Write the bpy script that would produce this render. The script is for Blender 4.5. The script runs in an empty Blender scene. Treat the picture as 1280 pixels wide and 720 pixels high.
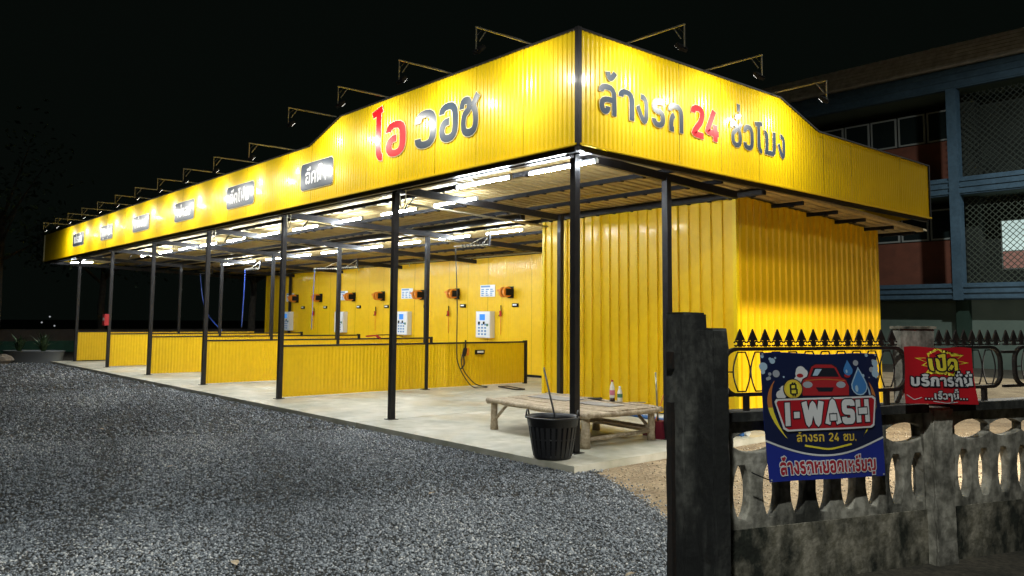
import bpy, bmesh, math, random
import numpy as np
from mathutils import Vector, Matrix
R = random.Random(7)
sc = bpy.context.scene
COL = sc.collection

# ------------------------------------------------------------------ camera
cam_d = bpy.data.cameras.new('camera'); cam = bpy.data.objects.new('camera', cam_d); COL.objects.link(cam)
rt = Vector((0.65589266, 0.75481105, 0.00806825)); up = Vector((0.05934975, -0.06222144, 0.99629619)); fw = Vector((-0.75251739, 0.65298451, 0.08560844))
m = Matrix((rt, up, -fw)).transposed().to_4x4(); m.translation = Vector((6.4227, -6.5736, 1.55)); cam.matrix_world = m
cam_d.sensor_width = 36; cam_d.lens = 1004.75 / 1280 * 36; cam_d.shift_y = (312.0 - 360) / 1280
cam_d.clip_start = 0.1; cam_d.clip_end = 500
sc.camera = cam
# ------------------------------------------------------------------ night sky, exposure
w = bpy.data.worlds.new('World'); sc.world = w; w.use_nodes = True
w.node_tree.nodes['Background'].inputs[0].default_value = (0.55, 0.85, 0.66, 1); w.node_tree.nodes['Background'].inputs[1].default_value = 0.0034
sc.view_settings.view_transform = 'Standard'; sc.view_settings.look = 'None'; sc.view_settings.exposure = 0.0; sc.view_settings.gamma = 1
TUBE_E = 265.0; FLOOD_W = 18.0; FILL_W = 1120.0; FILL2_W = 1450.0; YARD_FILL_W = 1700.0
try:
    sc.cycles.max_bounces = 8; sc.cycles.diffuse_bounces = 4; sc.cycles.glossy_bounces = 3; sc.cycles.use_light_tree = True
    sc.cycles.sample_clamp_indirect = 4; sc.cycles.caustics_reflective = False; sc.cycles.caustics_refractive = False
except Exception: pass

# ------------------------------------------------------------------ helpers
def tag(o, label=None, cat=None, group=None, kind=None):
    if label: o['label'] = label
    if cat: o['category'] = cat
    if group: o['group'] = group
    if kind: o['kind'] = kind
    return o
def empty(name, loc, rz=0, label=None, cat=None, group=None):
    o = bpy.data.objects.new(name, None); COL.objects.link(o); o.location = loc; o.rotation_euler = (0, 0, rz)
    o.empty_display_size = .1
    return tag(o, label, cat, group)
def link(name, me, parent=None):
    o = bpy.data.objects.new(name, me); COL.objects.link(o)
    if parent: o.parent = parent
    return o
def copy_tree(o, parent=None):
    c = o.copy(); COL.objects.link(c)
    if parent: c.parent = parent
    for ch in list(o.children): copy_tree(ch, c)
    return c
class MB:
    """collects geometry; .build links it as ONE mesh object (relative to parent origin given by org)"""
    def __init__(s): s.v = []; s.f = []; s.smooth = []
    def quad(s, pts, sm=False):
        n = len(s.v); s.v += [tuple(p) for p in pts]; s.f.append(tuple(range(n, n + len(pts)))); s.smooth.append(sm); return s
    def box(s, x0, x1, y0, y1, z0, z1):
        n = len(s.v); s.v += [(x, y, z) for z in (z0, z1) for y in (y0, y1) for x in (x0, x1)]
        for f in ((0, 2, 3, 1), (4, 5, 7, 6), (0, 1, 5, 4), (2, 6, 7, 3), (0, 4, 6, 2), (1, 3, 7, 5)): s.f.append(tuple(n + i for i in f)); s.smooth.append(False)
        return s
    def bar(s, a, b, w, h=None, upv=(0, 0, 1)):
        a = Vector(a); b = Vector(b); h = h or w; d = (b - a).normalized(); u = Vector(upv)
        if abs(d.dot(u)) > .95: u = Vector((1, 0, 0))
        x = d.cross(u).normalized() * (w / 2); y = x.cross(d).normalized() * (h / 2); n = len(s.v)
        for p in (a, b):
            for q in (x + y, y - x, -x - y, x - y): s.v.append(tuple(p + q))
        for f in ((0, 1, 2, 3), (7, 6, 5, 4), (0, 4, 5, 1), (1, 5, 6, 2), (2, 6, 7, 3), (3, 7, 4, 0)): s.f.append(tuple(n + i for i in f)); s.smooth.append(False)
        return s
    def tube(s, pts, r, n=8, caps=True):
        pts = [Vector(p) for p in pts]; rs = r if isinstance(r, (list, tuple)) else [r] * len(pts); base = len(s.v); px = None
        for i, p in enumerate(pts):
            d = (pts[min(i + 1, len(pts) - 1)] - pts[max(i - 1, 0)]).normalized()
            if px is None: px = d.cross(Vector((0, 0, 1)) if abs(d.z) < .9 else Vector((1, 0, 0))).normalized()
            px = (px - d * px.dot(d)).normalized(); py = d.cross(px)
            for k in range(n):
                a = 2 * math.pi * k / n; s.v.append(tuple(p + (px * math.cos(a) + py * math.sin(a)) * rs[i]))
        for i in range(len(pts) - 1):
            for k in range(n):
                a = base + i * n + k; b = base + i * n + (k + 1) % n; s.f.append((a, b, b + n, a + n)); s.smooth.append(True)
        if caps:
            s.f.append(tuple(base + k for k in range(n))[::-1]); s.f.append(tuple(base + (len(pts) - 1) * n + k for k in range(n))); s.smooth += [False, False]
        return s
    def lathe(s, prof, c=(0, 0, 0), n=20):
        base = len(s.v)
        for r, z in prof:
            for k in range(n): a = 2 * math.pi * k / n; s.v.append((c[0] + r * math.cos(a), c[1] + r * math.sin(a), c[2] + z))
        for i in range(len(prof) - 1):
            for k in range(n): a = base + i * n + k; b = base + i * n + (k + 1) % n; s.f.append((a, b, b + n, a + n)); s.smooth.append(True)
        return s
    def build(s, name, mat, parent=None, loc=None):
        me = bpy.data.meshes.new(name); me.from_pydata(s.v, [], s.f); me.polygons.foreach_set('use_smooth', s.smooth); me.update()
        me.materials.append(mat); o = link(name, me, parent)
        if loc: o.location = loc
        return o

def mat(name, col, rough=.5, metal=0, coat=0, noise=None, bump=None, spec=None, emis=None, stops=None, scale=None, detail=8, mapscale=(1, 1, 1)):
    M = bpy.data.materials.new(name); M.use_nodes = True; nt = M.node_tree; b = nt.nodes['Principled BSDF']
    b.inputs['Base Color'].default_value = (*col, 1); b.inputs['Roughness'].default_value = rough; b.inputs['Metallic'].default_value = metal
    if coat: b.inputs['Coat Weight'].default_value = coat; b.inputs['Coat Roughness'].default_value = .12
    if spec is not None: b.inputs['Specular IOR Level'].default_value = spec
    if emis: b.inputs['Emission Color'].default_value = (*emis[0], 1); b.inputs['Emission Strength'].default_value = emis[1]
    geo = nt.nodes.new('ShaderNodeNewGeometry'); mp = nt.nodes.new('ShaderNodeMapping'); nt.links.new(geo.outputs['Position'], mp.inputs[0]); mp.inputs['Scale'].default_value = mapscale
    if noise:      # (scale, colour2, strength-lo, hi)
        n = nt.nodes.new('ShaderNodeTexNoise'); n.inputs['Scale'].default_value = noise[0]; n.inputs['Detail'].default_value = detail; n.inputs['Roughness'].default_value = .62
        nt.links.new(mp.outputs[0], n.inputs['Vector'])
        r = nt.nodes.new('ShaderNodeValToRGB'); r.color_ramp.elements[0].position = noise[2]; r.color_ramp.elements[1].position = noise[3]
        r.color_ramp.elements[0].color = (*noise[1], 1); r.color_ramp.elements[1].color = (*col, 1)
        nt.links.new(n.outputs['Fac'], r.inputs[0]); nt.links.new(r.outputs[0], b.inputs['Base Color'])
        if len(noise) > 4:
            n2 = nt.nodes.new('ShaderNodeTexNoise'); n2.inputs['Scale'].default_value = noise[4]; n2.inputs['Detail'].default_value = 5; nt.links.new(geo.outputs['Position'], n2.inputs['Vector'])
            r2 = nt.nodes.new('ShaderNodeValToRGB'); r2.color_ramp.elements[0].position = .38; r2.color_ramp.elements[1].position = .62
            r2.color_ramp.elements[0].color = (*noise[5], 1); r2.color_ramp.elements[1].color = (1, 1, 1, 1)
            mx = nt.nodes.new('ShaderNodeMix'); mx.data_type = 'RGBA'; mx.blend_type = 'MULTIPLY'; mx.inputs[0].default_value = 1
            nt.links.new(r.outputs[0], mx.inputs[6]); nt.links.new(n2.outputs['Fac'], r2.inputs[0]); nt.links.new(r2.outputs[0], mx.inputs[7]); nt.links.new(n2.outputs['Fac'], r2.inputs[0]); nt.links.new(mx.outputs[2], b.inputs['Base Color'])
    if bump:
        n = nt.nodes.new('ShaderNodeTexNoise'); n.inputs['Scale'].default_value = bump[0]; n.inputs['Detail'].default_value = 6; nt.links.new(geo.outputs['Position'], n.inputs['Vector'])
        bp = nt.nodes.new('ShaderNodeBump'); bp.inputs['Strength'].default_value = bump[1]; bp.inputs['Distance'].default_value = bump[2]
        nt.links.new(n.outputs['Fac'], bp.inputs['Height']); nt.links.new(bp.outputs[0], b.inputs['Normal'])
    return M
Y1 = (0.92, 0.635, 0.002)
M = dict(
    yellow=mat('yellow_sheet', Y1, .36, 0, .22, noise=(1.3, (.87, .59, .002), .3, .7), bump=(2.2, .22, .02)),
    yellow_wall=mat('yellow_wall_sheet', (.90, .575, .002), .42, 0, .2, noise=(1.1, (.85, .52, .002), .3, .7, 9, (.95, .94, .9)), mapscale=(1, 1, .35), bump=(3, .1, .02)),
    black=mat('black_paint', (.008, .008, .011), .5, 0, .06, spec=.25, noise=(14, (.022, .020, .020), .35, .75)),
    black_matt=mat('black_matt', (.008, .008, .009), .75, spec=.2),
    galv=mat('roof_underside', (.58, .45, .22), .5, .12, noise=(2.2, (.42, .32, .15), .3, .7, 11, (.8, .78, .75)), mapscale=(1, .3, 1), bump=(4, .12, .02)),
    galv_bar=mat('galvanised_bar', (.42, .38, .27), .4, .6, noise=(30, (.25, .22, .15), .3, .7)),
    concrete=mat('slab_concrete', (.67, .63, .53), .70, noise=(.8, (.38, .38, .31), .34, .64, 4.3, (.80, .80, .75)), bump=(60, .35, .004)),
    ground=mat('gravel_bed', (.105, .106, .104), .95, noise=(75, (.03, .032, .034), .35, .65, 1.1, (.62, .55, .45)), bump=(55, 1, .02)),
    sand=mat('sandy_soil', (.50, .385, .24), .95, noise=(2.4, (.27, .20, .12), .35, .65, 26, (.60, .58, .55)), bump=(70, .8, .012)),
    dirt=mat('dark_dirt', (.085, .072, .05), .95, noise=(3, (.035, .032, .022), .35, .65, 30, (.5, .5, .5)), bump=(40, .8, .02)),
    tube=mat('tube_glow', (.9, .9, .9), .5, emis=((.86, .94, 1.0), TUBE_E)),
    led=mat('led_face', (.9, .9, .9), .5, emis=((1, .98, .92), 7)),
    white=mat('white_plastic', (.72, .74, .76), .4, 0, .2),
    red=mat('red_letter', (.75, .008, .015), .30, 0, .5), slate=mat('slate_letter', (.055, .080, .115), .30, 0, .5, noise=(5, (.04, .058, .085), .3, .7)),
    cream=mat('cream_edge', (.90, .80, .45), .5), wtext=mat('white_letter', (.85, .86, .88), .4),
    rubber=mat('black_rubber', (.014, .014, .016), .45), hoseblue=mat('blue_hose', (.03, .08, .42), .4, 0, .3), orange=mat('orange_plastic', (.78, .24, .015), .4, 0, .3),
    blue=mat('blue_screen', (.03, .16, .55), .3, emis=((.05, .35, 1), .5)), posterblue=mat('poster_blue', (.16, .32, .58), .5),
    oldconc=mat('old_concrete', (.42, .395, .33), .9, noise=(3.2, (.035, .035, .028), .36, .56, 17, (.5, .5, .48)), mapscale=(1, 1, .45), bump=(45, .7, .006)),
    mossconc=mat('mossy_concrete', (.32, .29, .225), .95, noise=(4.5, (.016, .019, .012), .38, .60, 19, (.5, .5, .45)), mapscale=(1, 1, .6), bump=(45, .8, .008)),
    pillar=mat('blackened_concrete', (.085, .085, .074), .88, noise=(3.6, (.008, .009, .008), .46, .66, 21, (.45, .45, .45)), mapscale=(1, 1, .35), bump=(40, .7, .006)),
    iron=mat('rusty_iron', (.010, .009, .008), .6, .2, noise=(30, (.028, .016, .011), .3, .6)),
    wood=mat('weathered_wood', (.68, .57, .42), .8, noise=(7, (.34, .26, .17), .32, .68, 30, (.72, .7, .66)), mapscale=(.4, 1, 1), bump=(50, .5, .004)),
    woodgrey=mat('grey_board', (.40, .38, .35), .85, noise=(5, (.24, .22, .20), .3, .7)),
    teal=mat('blue_frame', (.065, .125, .185), .7, noise=(1.2, (.04, .085, .13), .3, .7, 8, (.8, .8, .8))), brickp=mat('red_panel', (.19, .062, .036), .85, noise=(3, (.13, .045, .028), .3, .7)),
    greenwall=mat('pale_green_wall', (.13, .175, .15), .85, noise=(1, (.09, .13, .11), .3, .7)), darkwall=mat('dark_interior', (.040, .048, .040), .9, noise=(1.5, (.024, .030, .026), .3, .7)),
    winframe=mat('window_frame_grey', (.26, .28, .27), .6), glass=mat('dark_glass', (.012, .018, .018), .08, 0),
    wlit=mat('lit_window', (.3, .35, .33), .5, emis=((.62, .80, .76), .8)), wlow=mat('lit_window_low', (.3, .15, .12), .5, emis=((.34, .17, .14), .38)),
    roofold=mat('old_roof_sheet', (.74, .70, .66), .6, .1, noise=(4, (.42, .39, .36), .3, .7)), greencol=mat('dark_green_paint', (.012, .035, .024), .7), grille=mat('grille_wire', (.085, .105, .08), .6, .3), grilled=mat('grille_wire_dark', (.03, .04, .032), .7),
    bark=mat('bark', (.09, .075, .055), .95, noise=(8, (.04, .035, .028), .3, .7), bump=(20, 1, .03)), leaf=mat('leaf', (.045, .085, .03), .6, noise=(3, (.03, .06, .02), .3, .7)), leaf2=mat('leaf_dark', (.03, .06, .028), .6),
    farwall=mat('far_wall', (.13, .105, .085), .9, noise=(2, (.08, .065, .055), .3, .7)), fargreen=mat('green_net', (.03, .12, .075), .8, noise=(4, (.02, .08, .05), .3, .7)),
    basin=mat('grey_basin', (.20, .21, .22), .7), rock=mat('rock', (.33, .27, .21), .9, noise=(9, (.2, .16, .12), .3, .7), bump=(20, .7, .02)),
    maroon=mat('maroon_plastic', (.16, .012, .028), .45, 0, .2), pvcblue=mat('pvc_blue', (.03, .13, .38), .4), pvcwhite=mat('pvc_white', (.70, .70, .64), .45),
    pink=mat('pink_label', (.60, .18, .25), .5), pgreen=mat('green_label', (.06, .18, .10), .5), cola=mat('brown_drink', (.03, .012, .008), .2), clear=mat('clear_bottle', (.75, .72, .62), .12),
    bannerblue=mat('banner_blue', (.016, .030, .26), .42, 0, .15), navy=mat('banner_navy', (.008, .014, .055), .42, 0, .15), bwhite=mat('print_white', (.66, .66, .66), .5), bred=mat('print_red', (.42, .012, .02), .45, 0, .1),
    bcar=mat('print_car_red', (.36, .02, .025), .45), bdark=mat('print_dark', (.012, .014, .022), .45), bgold=mat('print_gold', (.72, .50, .06), .5), byel=mat('print_yellow', (.80, .66, .05), .5), borange=mat('print_orange', (.48, .16, .04), .5),
    bgrey=mat('print_grey', (.34, .36, .40), .5), bsky=mat('print_sky_blue', (.05, .19, .46), .5), bpale=mat('print_pale_blue', (.36, .50, .62), .5), bmaroon=mat('print_maroon', (.36, .02, .035), .5), redcloth=mat('banner_red', (.50, .012, .02), .4, 0, .2),
    fill=mat('fill_led', (.9, .9, .9), .5, emis=((1, .93, .82), 30)), lightdot=mat('far_lamp', (.9, .9, .9), .5, emis=((.9, .95, 1), .35)),
)

# damp patches: the slab's sheen varies
_nt = M['concrete'].node_tree; _b = _nt.nodes['Principled BSDF']; _g = _nt.nodes.new('ShaderNodeNewGeometry'); _n = _nt.nodes.new('ShaderNodeTexNoise'); _n.inputs['Scale'].default_value = .7; _n.inputs['Detail'].default_value = 4
_r = _nt.nodes.new('ShaderNodeMapRange'); _r.inputs[1].default_value = .42; _r.inputs[2].default_value = .58; _r.inputs[3].default_value = .34; _r.inputs[4].default_value = .78
_nt.links.new(_g.outputs['Position'], _n.inputs['Vector']); _nt.links.new(_n.outputs['Fac'], _r.inputs[0]); _nt.links.new(_r.outputs[0], _b.inputs['Roughness'])

# ------------------------------------------------------------------ dimensions (metres; z=0 is the slab top)
GZ = -0.07
ZB, ZT, ZT2, L, W = 3.575, 4.933, 4.59, 28.445, 9.797
A1, A2, B1, B2 = 5.585, 6.707, 4.383, 5.521
PX = [-0.2724 - i * 3.9294 for i in range(7)]; PY = .2264
YM, YBK, YRM = 3.5885, 8.0587, 4.142
XR, XRL, YRB = -.6528, -4.952, 8.93
def roofz(y): return 3.70 - .040 * y
FLZ = roofz

# ------------------------------------------------------------------ street lamps added out of view to brighten fence, yard and building
def fill_lamp(x, y, rz, watts, label, H=0, A=0):
    sl = empty('fill_lamp', (x, y, GZ), rz, label, 'street lamp')
    MB().tube([(0, 0, 0), (0, 0, 4.5), (0, 0, 8.7 + H)], [.09, .075, .06], 12).build('pole', M['galv_bar'], sl)
    MB().tube([(0, 0, 8.6 + H), (0, .5, 9.0 + H), (0, 1.2 + A, 9.12 + H)], .035, 8).build('arm', M['galv_bar'], sl)
    MB().box(-.14, .14, 1.15 + A, 1.85 + A, 9.06 + H, 9.18 + H).build('lamp_head', M['winframe'], sl)
    MB().box(-.11, .11, 1.2 + A, 1.8 + A, 9.045 + H, 9.06 + H).build('lamp_lens', M['fill'], sl)
    ld = bpy.data.lights.new('fill_light', 'AREA'); ld.shape = 'RECTANGLE'; ld.size = .22; ld.size_y = .6; ld.energy = watts; ld.color = (.95, 1, .96)
    lo = bpy.data.objects.new('fill_light', ld); COL.objects.link(lo); lo.parent = sl; lo.location = (0, 1.5 + A, 9.03 + H)
fill_lamp(7.2, -10.0, 0, FILL_W, 'added unseen roadside street lamp behind the yard entrance')  # unseen lamp added to brighten banner, fence front and gravel
fill_lamp(3.4, 18.0, math.radians(90), FILL2_W, 'added unseen school yard street lamp beyond the right edge', 2.0)  # unseen lamp added to brighten the building front
yl = empty('yard_fill_lamp', (5.0, 4.0, GZ), 0, 'added unseen low hooded lamp lighting the sand and the storage room wall', 'yard lamp')  # unseen lamp added for the room wall's shade line and the lit sand
MB().tube([(.12, 0, 0), (.12, 0, 2.3)], .04, 10).build('post', M['black'], yl)
MB().box(-.44, .12, -.9, .9, 2.29, 2.31).build('hood', M['black_matt'], yl); MB().box(-.44, -.42, .01, .9, 2.218, 2.29).box(-.44, -.42, -.9, .005, 2.06, 2.29).build('visor', M['black_matt'], yl); MB().box(.05, .08, -.2, .2, 2.12, 2.29).build('reflector', M['winframe'], yl)  # hood and visor shaped to cut this light on the wall and dividers
yd = bpy.data.lights.new('yard_fill_light', 'POINT'); yd.energy = YARD_FILL_W; yd.shadow_soft_size = .012; yd.color = (1, .95, .84)
yo = bpy.data.objects.new('yard_fill_light', yd); COL.objects.link(yo); yo.parent = yl; yo.location = (0, 0, 2.25)

# ------------------------------------------------------------------ ground
def sheet(name, pts, z, m_, sub=None):
    o = MB().quad([(x, y, z) for x, y in pts]).build(name, m_); tag(o, kind='structure'); return o
sheet('ground', [(-300, -300), (300, -300), (300, 300), (-300, 300)], GZ - .02, M['dirt'])
sheet('gravel_yard', [(-26.5, -.5), (-22, -13), (5, -20), (12, -14), (3.9, -2.4), (2.9, -1.7), (1.9, -1.0), (1.2, -.55), (.5, -.2), (-1, .5), (-24, 1)], GZ - .006, M['ground'])
sheet('sand_patch', [(.2, .4), (.5, -.28), (1.2, -.62), (1.9, -1.05), (2.9, -1.75), (3.55, -2.1), (5.2, 2.6), (7, 7.6), (3.0, 20), (-8, 20), (-8, 9), (.2, 9)], GZ - .012, M['sand'])
# slab in poured bays with recessed joints
xs = [.339, -4.2, -8.13, -12.06, -15.99, -19.92, -24.4]
slab = empty('concrete_slab', (0, 0, 0)); tag(slab, kind='structure')
base = MB().box(-24.39, .329, -.391, 9.2, GZ - .1, -.02).build('slab_base', M['concrete'], slab)
for i in range(6):
    x1, x0 = xs[i], xs[i + 1]
    for y0, y1 in ((-.4006, 3.9), (3.9, 9.2)):
        b = MB(); g = .006; b.box(x0 + g, x1 - g, y0 + g, y1 - g, -.065, 0); o = b.build('slab_bay', M['concrete'], slab)
        if i == 0 and y0 < 0: pass

# gravel stones: numpy octahedra
def stones(name, n_by_ring, m_, region, zc_, seed=1, label=None):
    rs = np.random.RandomState(seed); P = []; S = []
    for (d0, d1, dens, rmin, rmax) in n_by_ring:
        a0, a1 = region[0]; area = (a1 - a0) / 2 * (d1 * d1 - d0 * d0); n = int(area * dens)
        d = np.sqrt(rs.uniform(d0 * d0, d1 * d1, n)); a = rs.uniform(a0, a1, n)
        x = 6.42 + d * np.cos(a); y = -6.57 + d * np.sin(a); k = region[1](x, y, rs); x = x[k]; y = y[k]
        P.append(np.stack([x, y], 1)); S.append(rmin * (rmax / rmin) ** (rs.uniform(0, 1, len(x)) ** 1.3))
    P = np.concatenate(P); S = np.concatenate(S); n = len(P); print('stones', name, n)
    base = np.array([[1, 0, 0], [0, 1, 0], [-1, 0, 0], [0, -1, 0], [0, 0, 1], [0, 0, -1.]])
    v = base[None] * rs.uniform(.55, 1.15, (n, 6, 1)) + rs.uniform(-.22, .22, (n, 6, 3)); v[:, :, 2] *= .72
    th = rs.uniform(0, 6.28, n); c, s_ = np.cos(th), np.sin(th); tl = rs.uniform(-.7, .7, n)
    x = v[:, :, 0] * c[:, None] - v[:, :, 1] * s_[:, None]; y = v[:, :, 0] * s_[:, None] + v[:, :, 1] * c[:, None]; z = v[:, :, 2] + x * tl[:, None] * .5
    v = np.stack([x, y, z], 2) * S[:, None, None]; v[:, :, 0] += P[:, 0:1]; v[:, :, 1] += P[:, 1:2]; v[:, :, 2] += (zc_ + S * rs.uniform(.0, .55, n))[:, None]
    F = np.array([[0, 1, 4], [1, 2, 4], [2, 3, 4], [3, 0, 4], [1, 0, 5], [2, 1, 5], [3, 2, 5], [0, 3, 5]])
    f = (F[None] + (np.arange(n) * 6)[:, None, None]).reshape(-1)
    me = bpy.data.meshes.new(name); me.vertices.add(n * 6); me.vertices.foreach_set('co', v.reshape(-1).astype(np.float32))
    me.loops.add(len(f)); me.loops.foreach_set('vertex_index', f.astype(np.int32)); nf = len(f) // 3; me.polygons.add(nf)
    me.polygons.foreach_set('loop_start', np.arange(0, nf * 3, 3, dtype=np.int32)); me.polygons.foreach_set('loop_total', np.full(nf, 3, np.int32))
    at = me.attributes.new('tone', 'FLOAT', 'FACE'); at.data.foreach_set('value', np.repeat(np.clip(rs.uniform(0, 1, n) + .10 * np.sin(P[:, 0] * .9 + 1.3 * np.sin(P[:, 1] * .7)) + .08 * np.sin(P[:, 1] * 2.3 + P[:, 0] * 1.1), 0, 1), 8).astype(np.float32))
    me.update(); me.validate(); me.materials.append(m_); o = link(name, me); tag(o, label, kind='stuff'); return o
def stone_mat(name, stops):
    m_ = bpy.data.materials.new(name); m_.use_nodes = True; nt = m_.node_tree; b = nt.nodes['Principled BSDF']; b.inputs['Roughness'].default_value = .8
    a = nt.nodes.new('ShaderNodeAttribute'); a.attribute_name = 'tone'; r = nt.nodes.new('ShaderNodeValToRGB'); r.color_ramp.elements[0].color = (*stops[0][1], 1); r.color_ramp.elements[0].position = stops[0][0]
    r.color_ramp.elements[1].color = (*stops[-1][1], 1); r.color_ramp.elements[1].position = stops[-1][0]
    for p, c in stops[1:-1]: e = r.color_ramp.elements.new(p); e.color = (*c, 1)
    nt.links.new(a.outputs['Fac'], r.inputs[0]); nt.links.new(r.outputs[0], b.inputs['Base Color']); return m_
def edge(x):    # gravel/sand boundary y at x
    return np.interp(x, [.3, .6, 1.2, 1.9, 2.9, 3.9], [-.1, -.3, -.6, -1.02, -1.72, -2.35])
def reg_g(x, y, rs):
    e = np.where(x > .33, edge(x), -.41); ok = y < e + rs.normal(0, 1, len(x)) * np.where(x > .33, .12, 0.0)
    ok &= ~((x < .33) & (y > -.41)); ok &= (x > -26.5)
    bare = np.hypot((x - 3.2) / .9, (y + 2.9) / .45) < rs.uniform(.4, 1.2, len(x)); ok &= ~(bare & (rs.uniform(0, 1, len(x)) < .8)); tr = (np.abs((x * .35 + y + 3.6 + .25 * np.sin(x * .8))) < .22) | (np.abs((x * .35 + y + 5.2 + .25 * np.sin(x * .8))) < .22); ok &= ~(tr & (rs.uniform(0, 1, len(x)) < .35)); return ok
def reg_s(x, y, rs):
    return (x > .36) & (y > edge(x)) & (y < 8) & (((x - 3.89) * .9448 - (y + 1.153) * .3277) < -.1)
mg = stone_mat('gravel_stone', [(0, (.06, .068, .076)), (.35, (.175, .193, .212)), (.8, (.33, .355, .385)), (.965, (.45, .475, .50)), (1, (.62, .62, .61))])
stones('gravel', [(3.9, 7.5, 4600, .0055, .0165), (7.5, 12, 1900, .008, .019), (12, 20, 430, .013, .027), (20, 33, 80, .02, .04)], mg, ((math.radians(88), math.radians(176)), reg_g), GZ, 3, 'grey crushed stone spread over the yard')
ms = stone_mat('sand_stone', [(0, (.16, .13, .09)), (.5, (.36, .29, .19)), (1, (.55, .47, .34))])
stones('grit', [(3.6, 9, 260, .005, .016), (9, 14, 90, .01, .02)], ms, ((math.radians(85), math.radians(150)), reg_s), GZ - .01, 5, 'pale grit and clods over the sandy soil')

# ------------------------------------------------------------------ corrugated sheet
def corr_panel(width, top, z0, pitch, depth, kind='trap', ramp=.22, flat=.28):
    """sheet in local x (0..width), z (z0..top(x)), corrugation along +-y; returns verts, faces with outward = -y"""
    xs_ = []; n = max(1, round(width / pitch)); p = width / n
    for i in range(n):
        x = i * p; xs_ += [(x, 0), (x + p * flat, 0), (x + p * (flat + ramp), -depth), (x + p * (1 - ramp), -depth)]
    xs_.append((width, 0)); return xs_
def corr_mesh(name, width, topf, z0, pitch, depth, m_, flat=.28, ramp=.22):
    pr = corr_panel(width, None, z0, pitch, depth, flat=flat, ramp=ramp); b = MB(); v = []; 
    for x, y in pr: v.append((x, y, z0)); v.append((x, y, topf(x)))
    b.v = v; b.f = [(2 * i, 2 * i + 2, 2 * i + 3, 2 * i + 1) for i in range(len(pr) - 1)]; b.smooth = [False] * len(b.f)
    me = bpy.data.meshes.new(name); me.from_pydata(b.v, [], b.f); me.update(); me.materials.append(m_); return me
PW = .945

# ------------------------------------------------------------------ the wash shelter
canopy = empty('wash_shelter', (0, 0, 0), 0, 'long yellow open shelter on black steel posts with corrugated fascia', 'shelter')
def ztop_left(x):   # x world (<=0)
    a = -x
    return ZT if a <= A1 else ZT2 if a >= A2 else ZT + (ZT2 - ZT) * (a - A1) / (A2 - A1)
def ztop_right(y): return ZT if y <= B1 else ZT2 if y >= B2 else ZT + (ZT2 - ZT) * (y - B1) / (B2 - B1)
# posts
post_me = {}
def post(x, y, z1, s=.085, z0=0, parent=canopy):
    k = (round(z1 - z0, 3), s)
    if k not in post_me:
        b = MB(); b.box(-s / 2, s / 2, -s / 2, s / 2, 0.008, z1 - z0); b.box(-s * .95, s * .95, -s * .95, s * .95, 0, .008); me = bpy.data.meshes.new('post'); me.from_pydata(b.v, [], b.f); me.update(); me.materials.append(M['black']); post_me[k] = me
    o = link('post', post_me[k], parent); o.location = (x, y, z0); return o
for x in PX: post(x, PY, 3.50)
for i in range(6): post(-4.2 - i * 3.9294 if i else -3.95, YM, 3.44)
post(PX[0], 1.965, 3.46, .09)
for i in (5, 6): post(PX[i] - .1, 7.95, 3.3)
# beams, rafters, purlins
MB().box(-L, 0.0, .035, .10, ZB - .075, ZB - .0).build('front_beam', M['black'], canopy)
MB().box(-L, -.1, PY - .05, PY + .05, 3.50, 3.60).build('eaves_beam', M['black'], canopy)
MB().box(-.10, -.035, .1, W, ZB - .075, ZB).build('side_beam', M['black'], canopy)
MB().box(-L, XRL - .02, YM - .05, YM + .05, 3.44, 3.545).build('middle_beam', M['black'], canopy)
MB().box(XRL, XR + .55, YRM - .11, YRM - .03, 3.43, 3.53).build('room_beam', M['black'], canopy)
for i, x in enumerate([PX[0]] + [-4.0] + [p + .02 for p in PX[2:]] + [PX[6] - 3.9]):
    b = MB(); y0, y1 = .1, (YM if i < 2 else YBK)
    for seg in range(2 if i >= 2 else 1):
        ya = y0 + (y1 - y0) / (2 if i >= 2 else 1) * seg; yb_ = y0 + (y1 - y0) / (2 if i >= 2 else 1) * (seg + 1)
        b.bar((x, ya, roofz(ya) - .17), (x, yb_, roofz(yb_) - .17), .06, .11)
    b.build('rafter', M['black'], canopy)
for y in (.9, 2.0, 3.0, 4.1, 5.2, 6.3, 7.3, 8.4, 9.3):
    x1 = -.1
    for k in range(7):
        xa = x1 - k * 4.04; xb_ = max(xa - 4.04, -L + .03)
        b = MB(); b.box(xb_ + .004, xa, y - .025, y + .025, roofz(y) - .105, roofz(y) - .045)
        for j in range(10 if k < 3 else 0):
            xx = xa - .2 - j * .4; b.box(xx - .02, xx + .02, y - .035, y + .035, roofz(y) - .12, roofz(y) - .085)
        b.build('purlin', M['black_matt'], canopy)
# roof sheets (ribs run down the slope, along y)
def roof_sheet_me(width, y0, y1):
    pr = []; n = 5; p = width / n
    for i in range(n): x = i * p; pr += [(x, 0), (x + p * .62, 0), (x + p * .70, .045), (x + p * .90, .045)]
    pr.append((width, 0)); v = []; f = []; ys = [y0, (y0 + y1) / 2, y1]
    for x, h in pr:
        for y in ys: v.append((x, y, roofz(y) + h))
    for i in range(len(pr) - 1):
        for j in range(2): a = i * 3 + j; f.append((a, a + 3, a + 4, a + 1))
    me = bpy.data.meshes.new('roof_sheet'); me.from_pydata(v, [], f); me.update(); me.materials.append(M['galv']); return me
rs_me = roof_sheet_me(PW, .04, W - .05)
for i in range(30):
    o = link('roof_sheet', rs_me, canopy); o.location = (-.04 - (i + 1) * PW, 0, R.uniform(-.003, .003))
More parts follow.
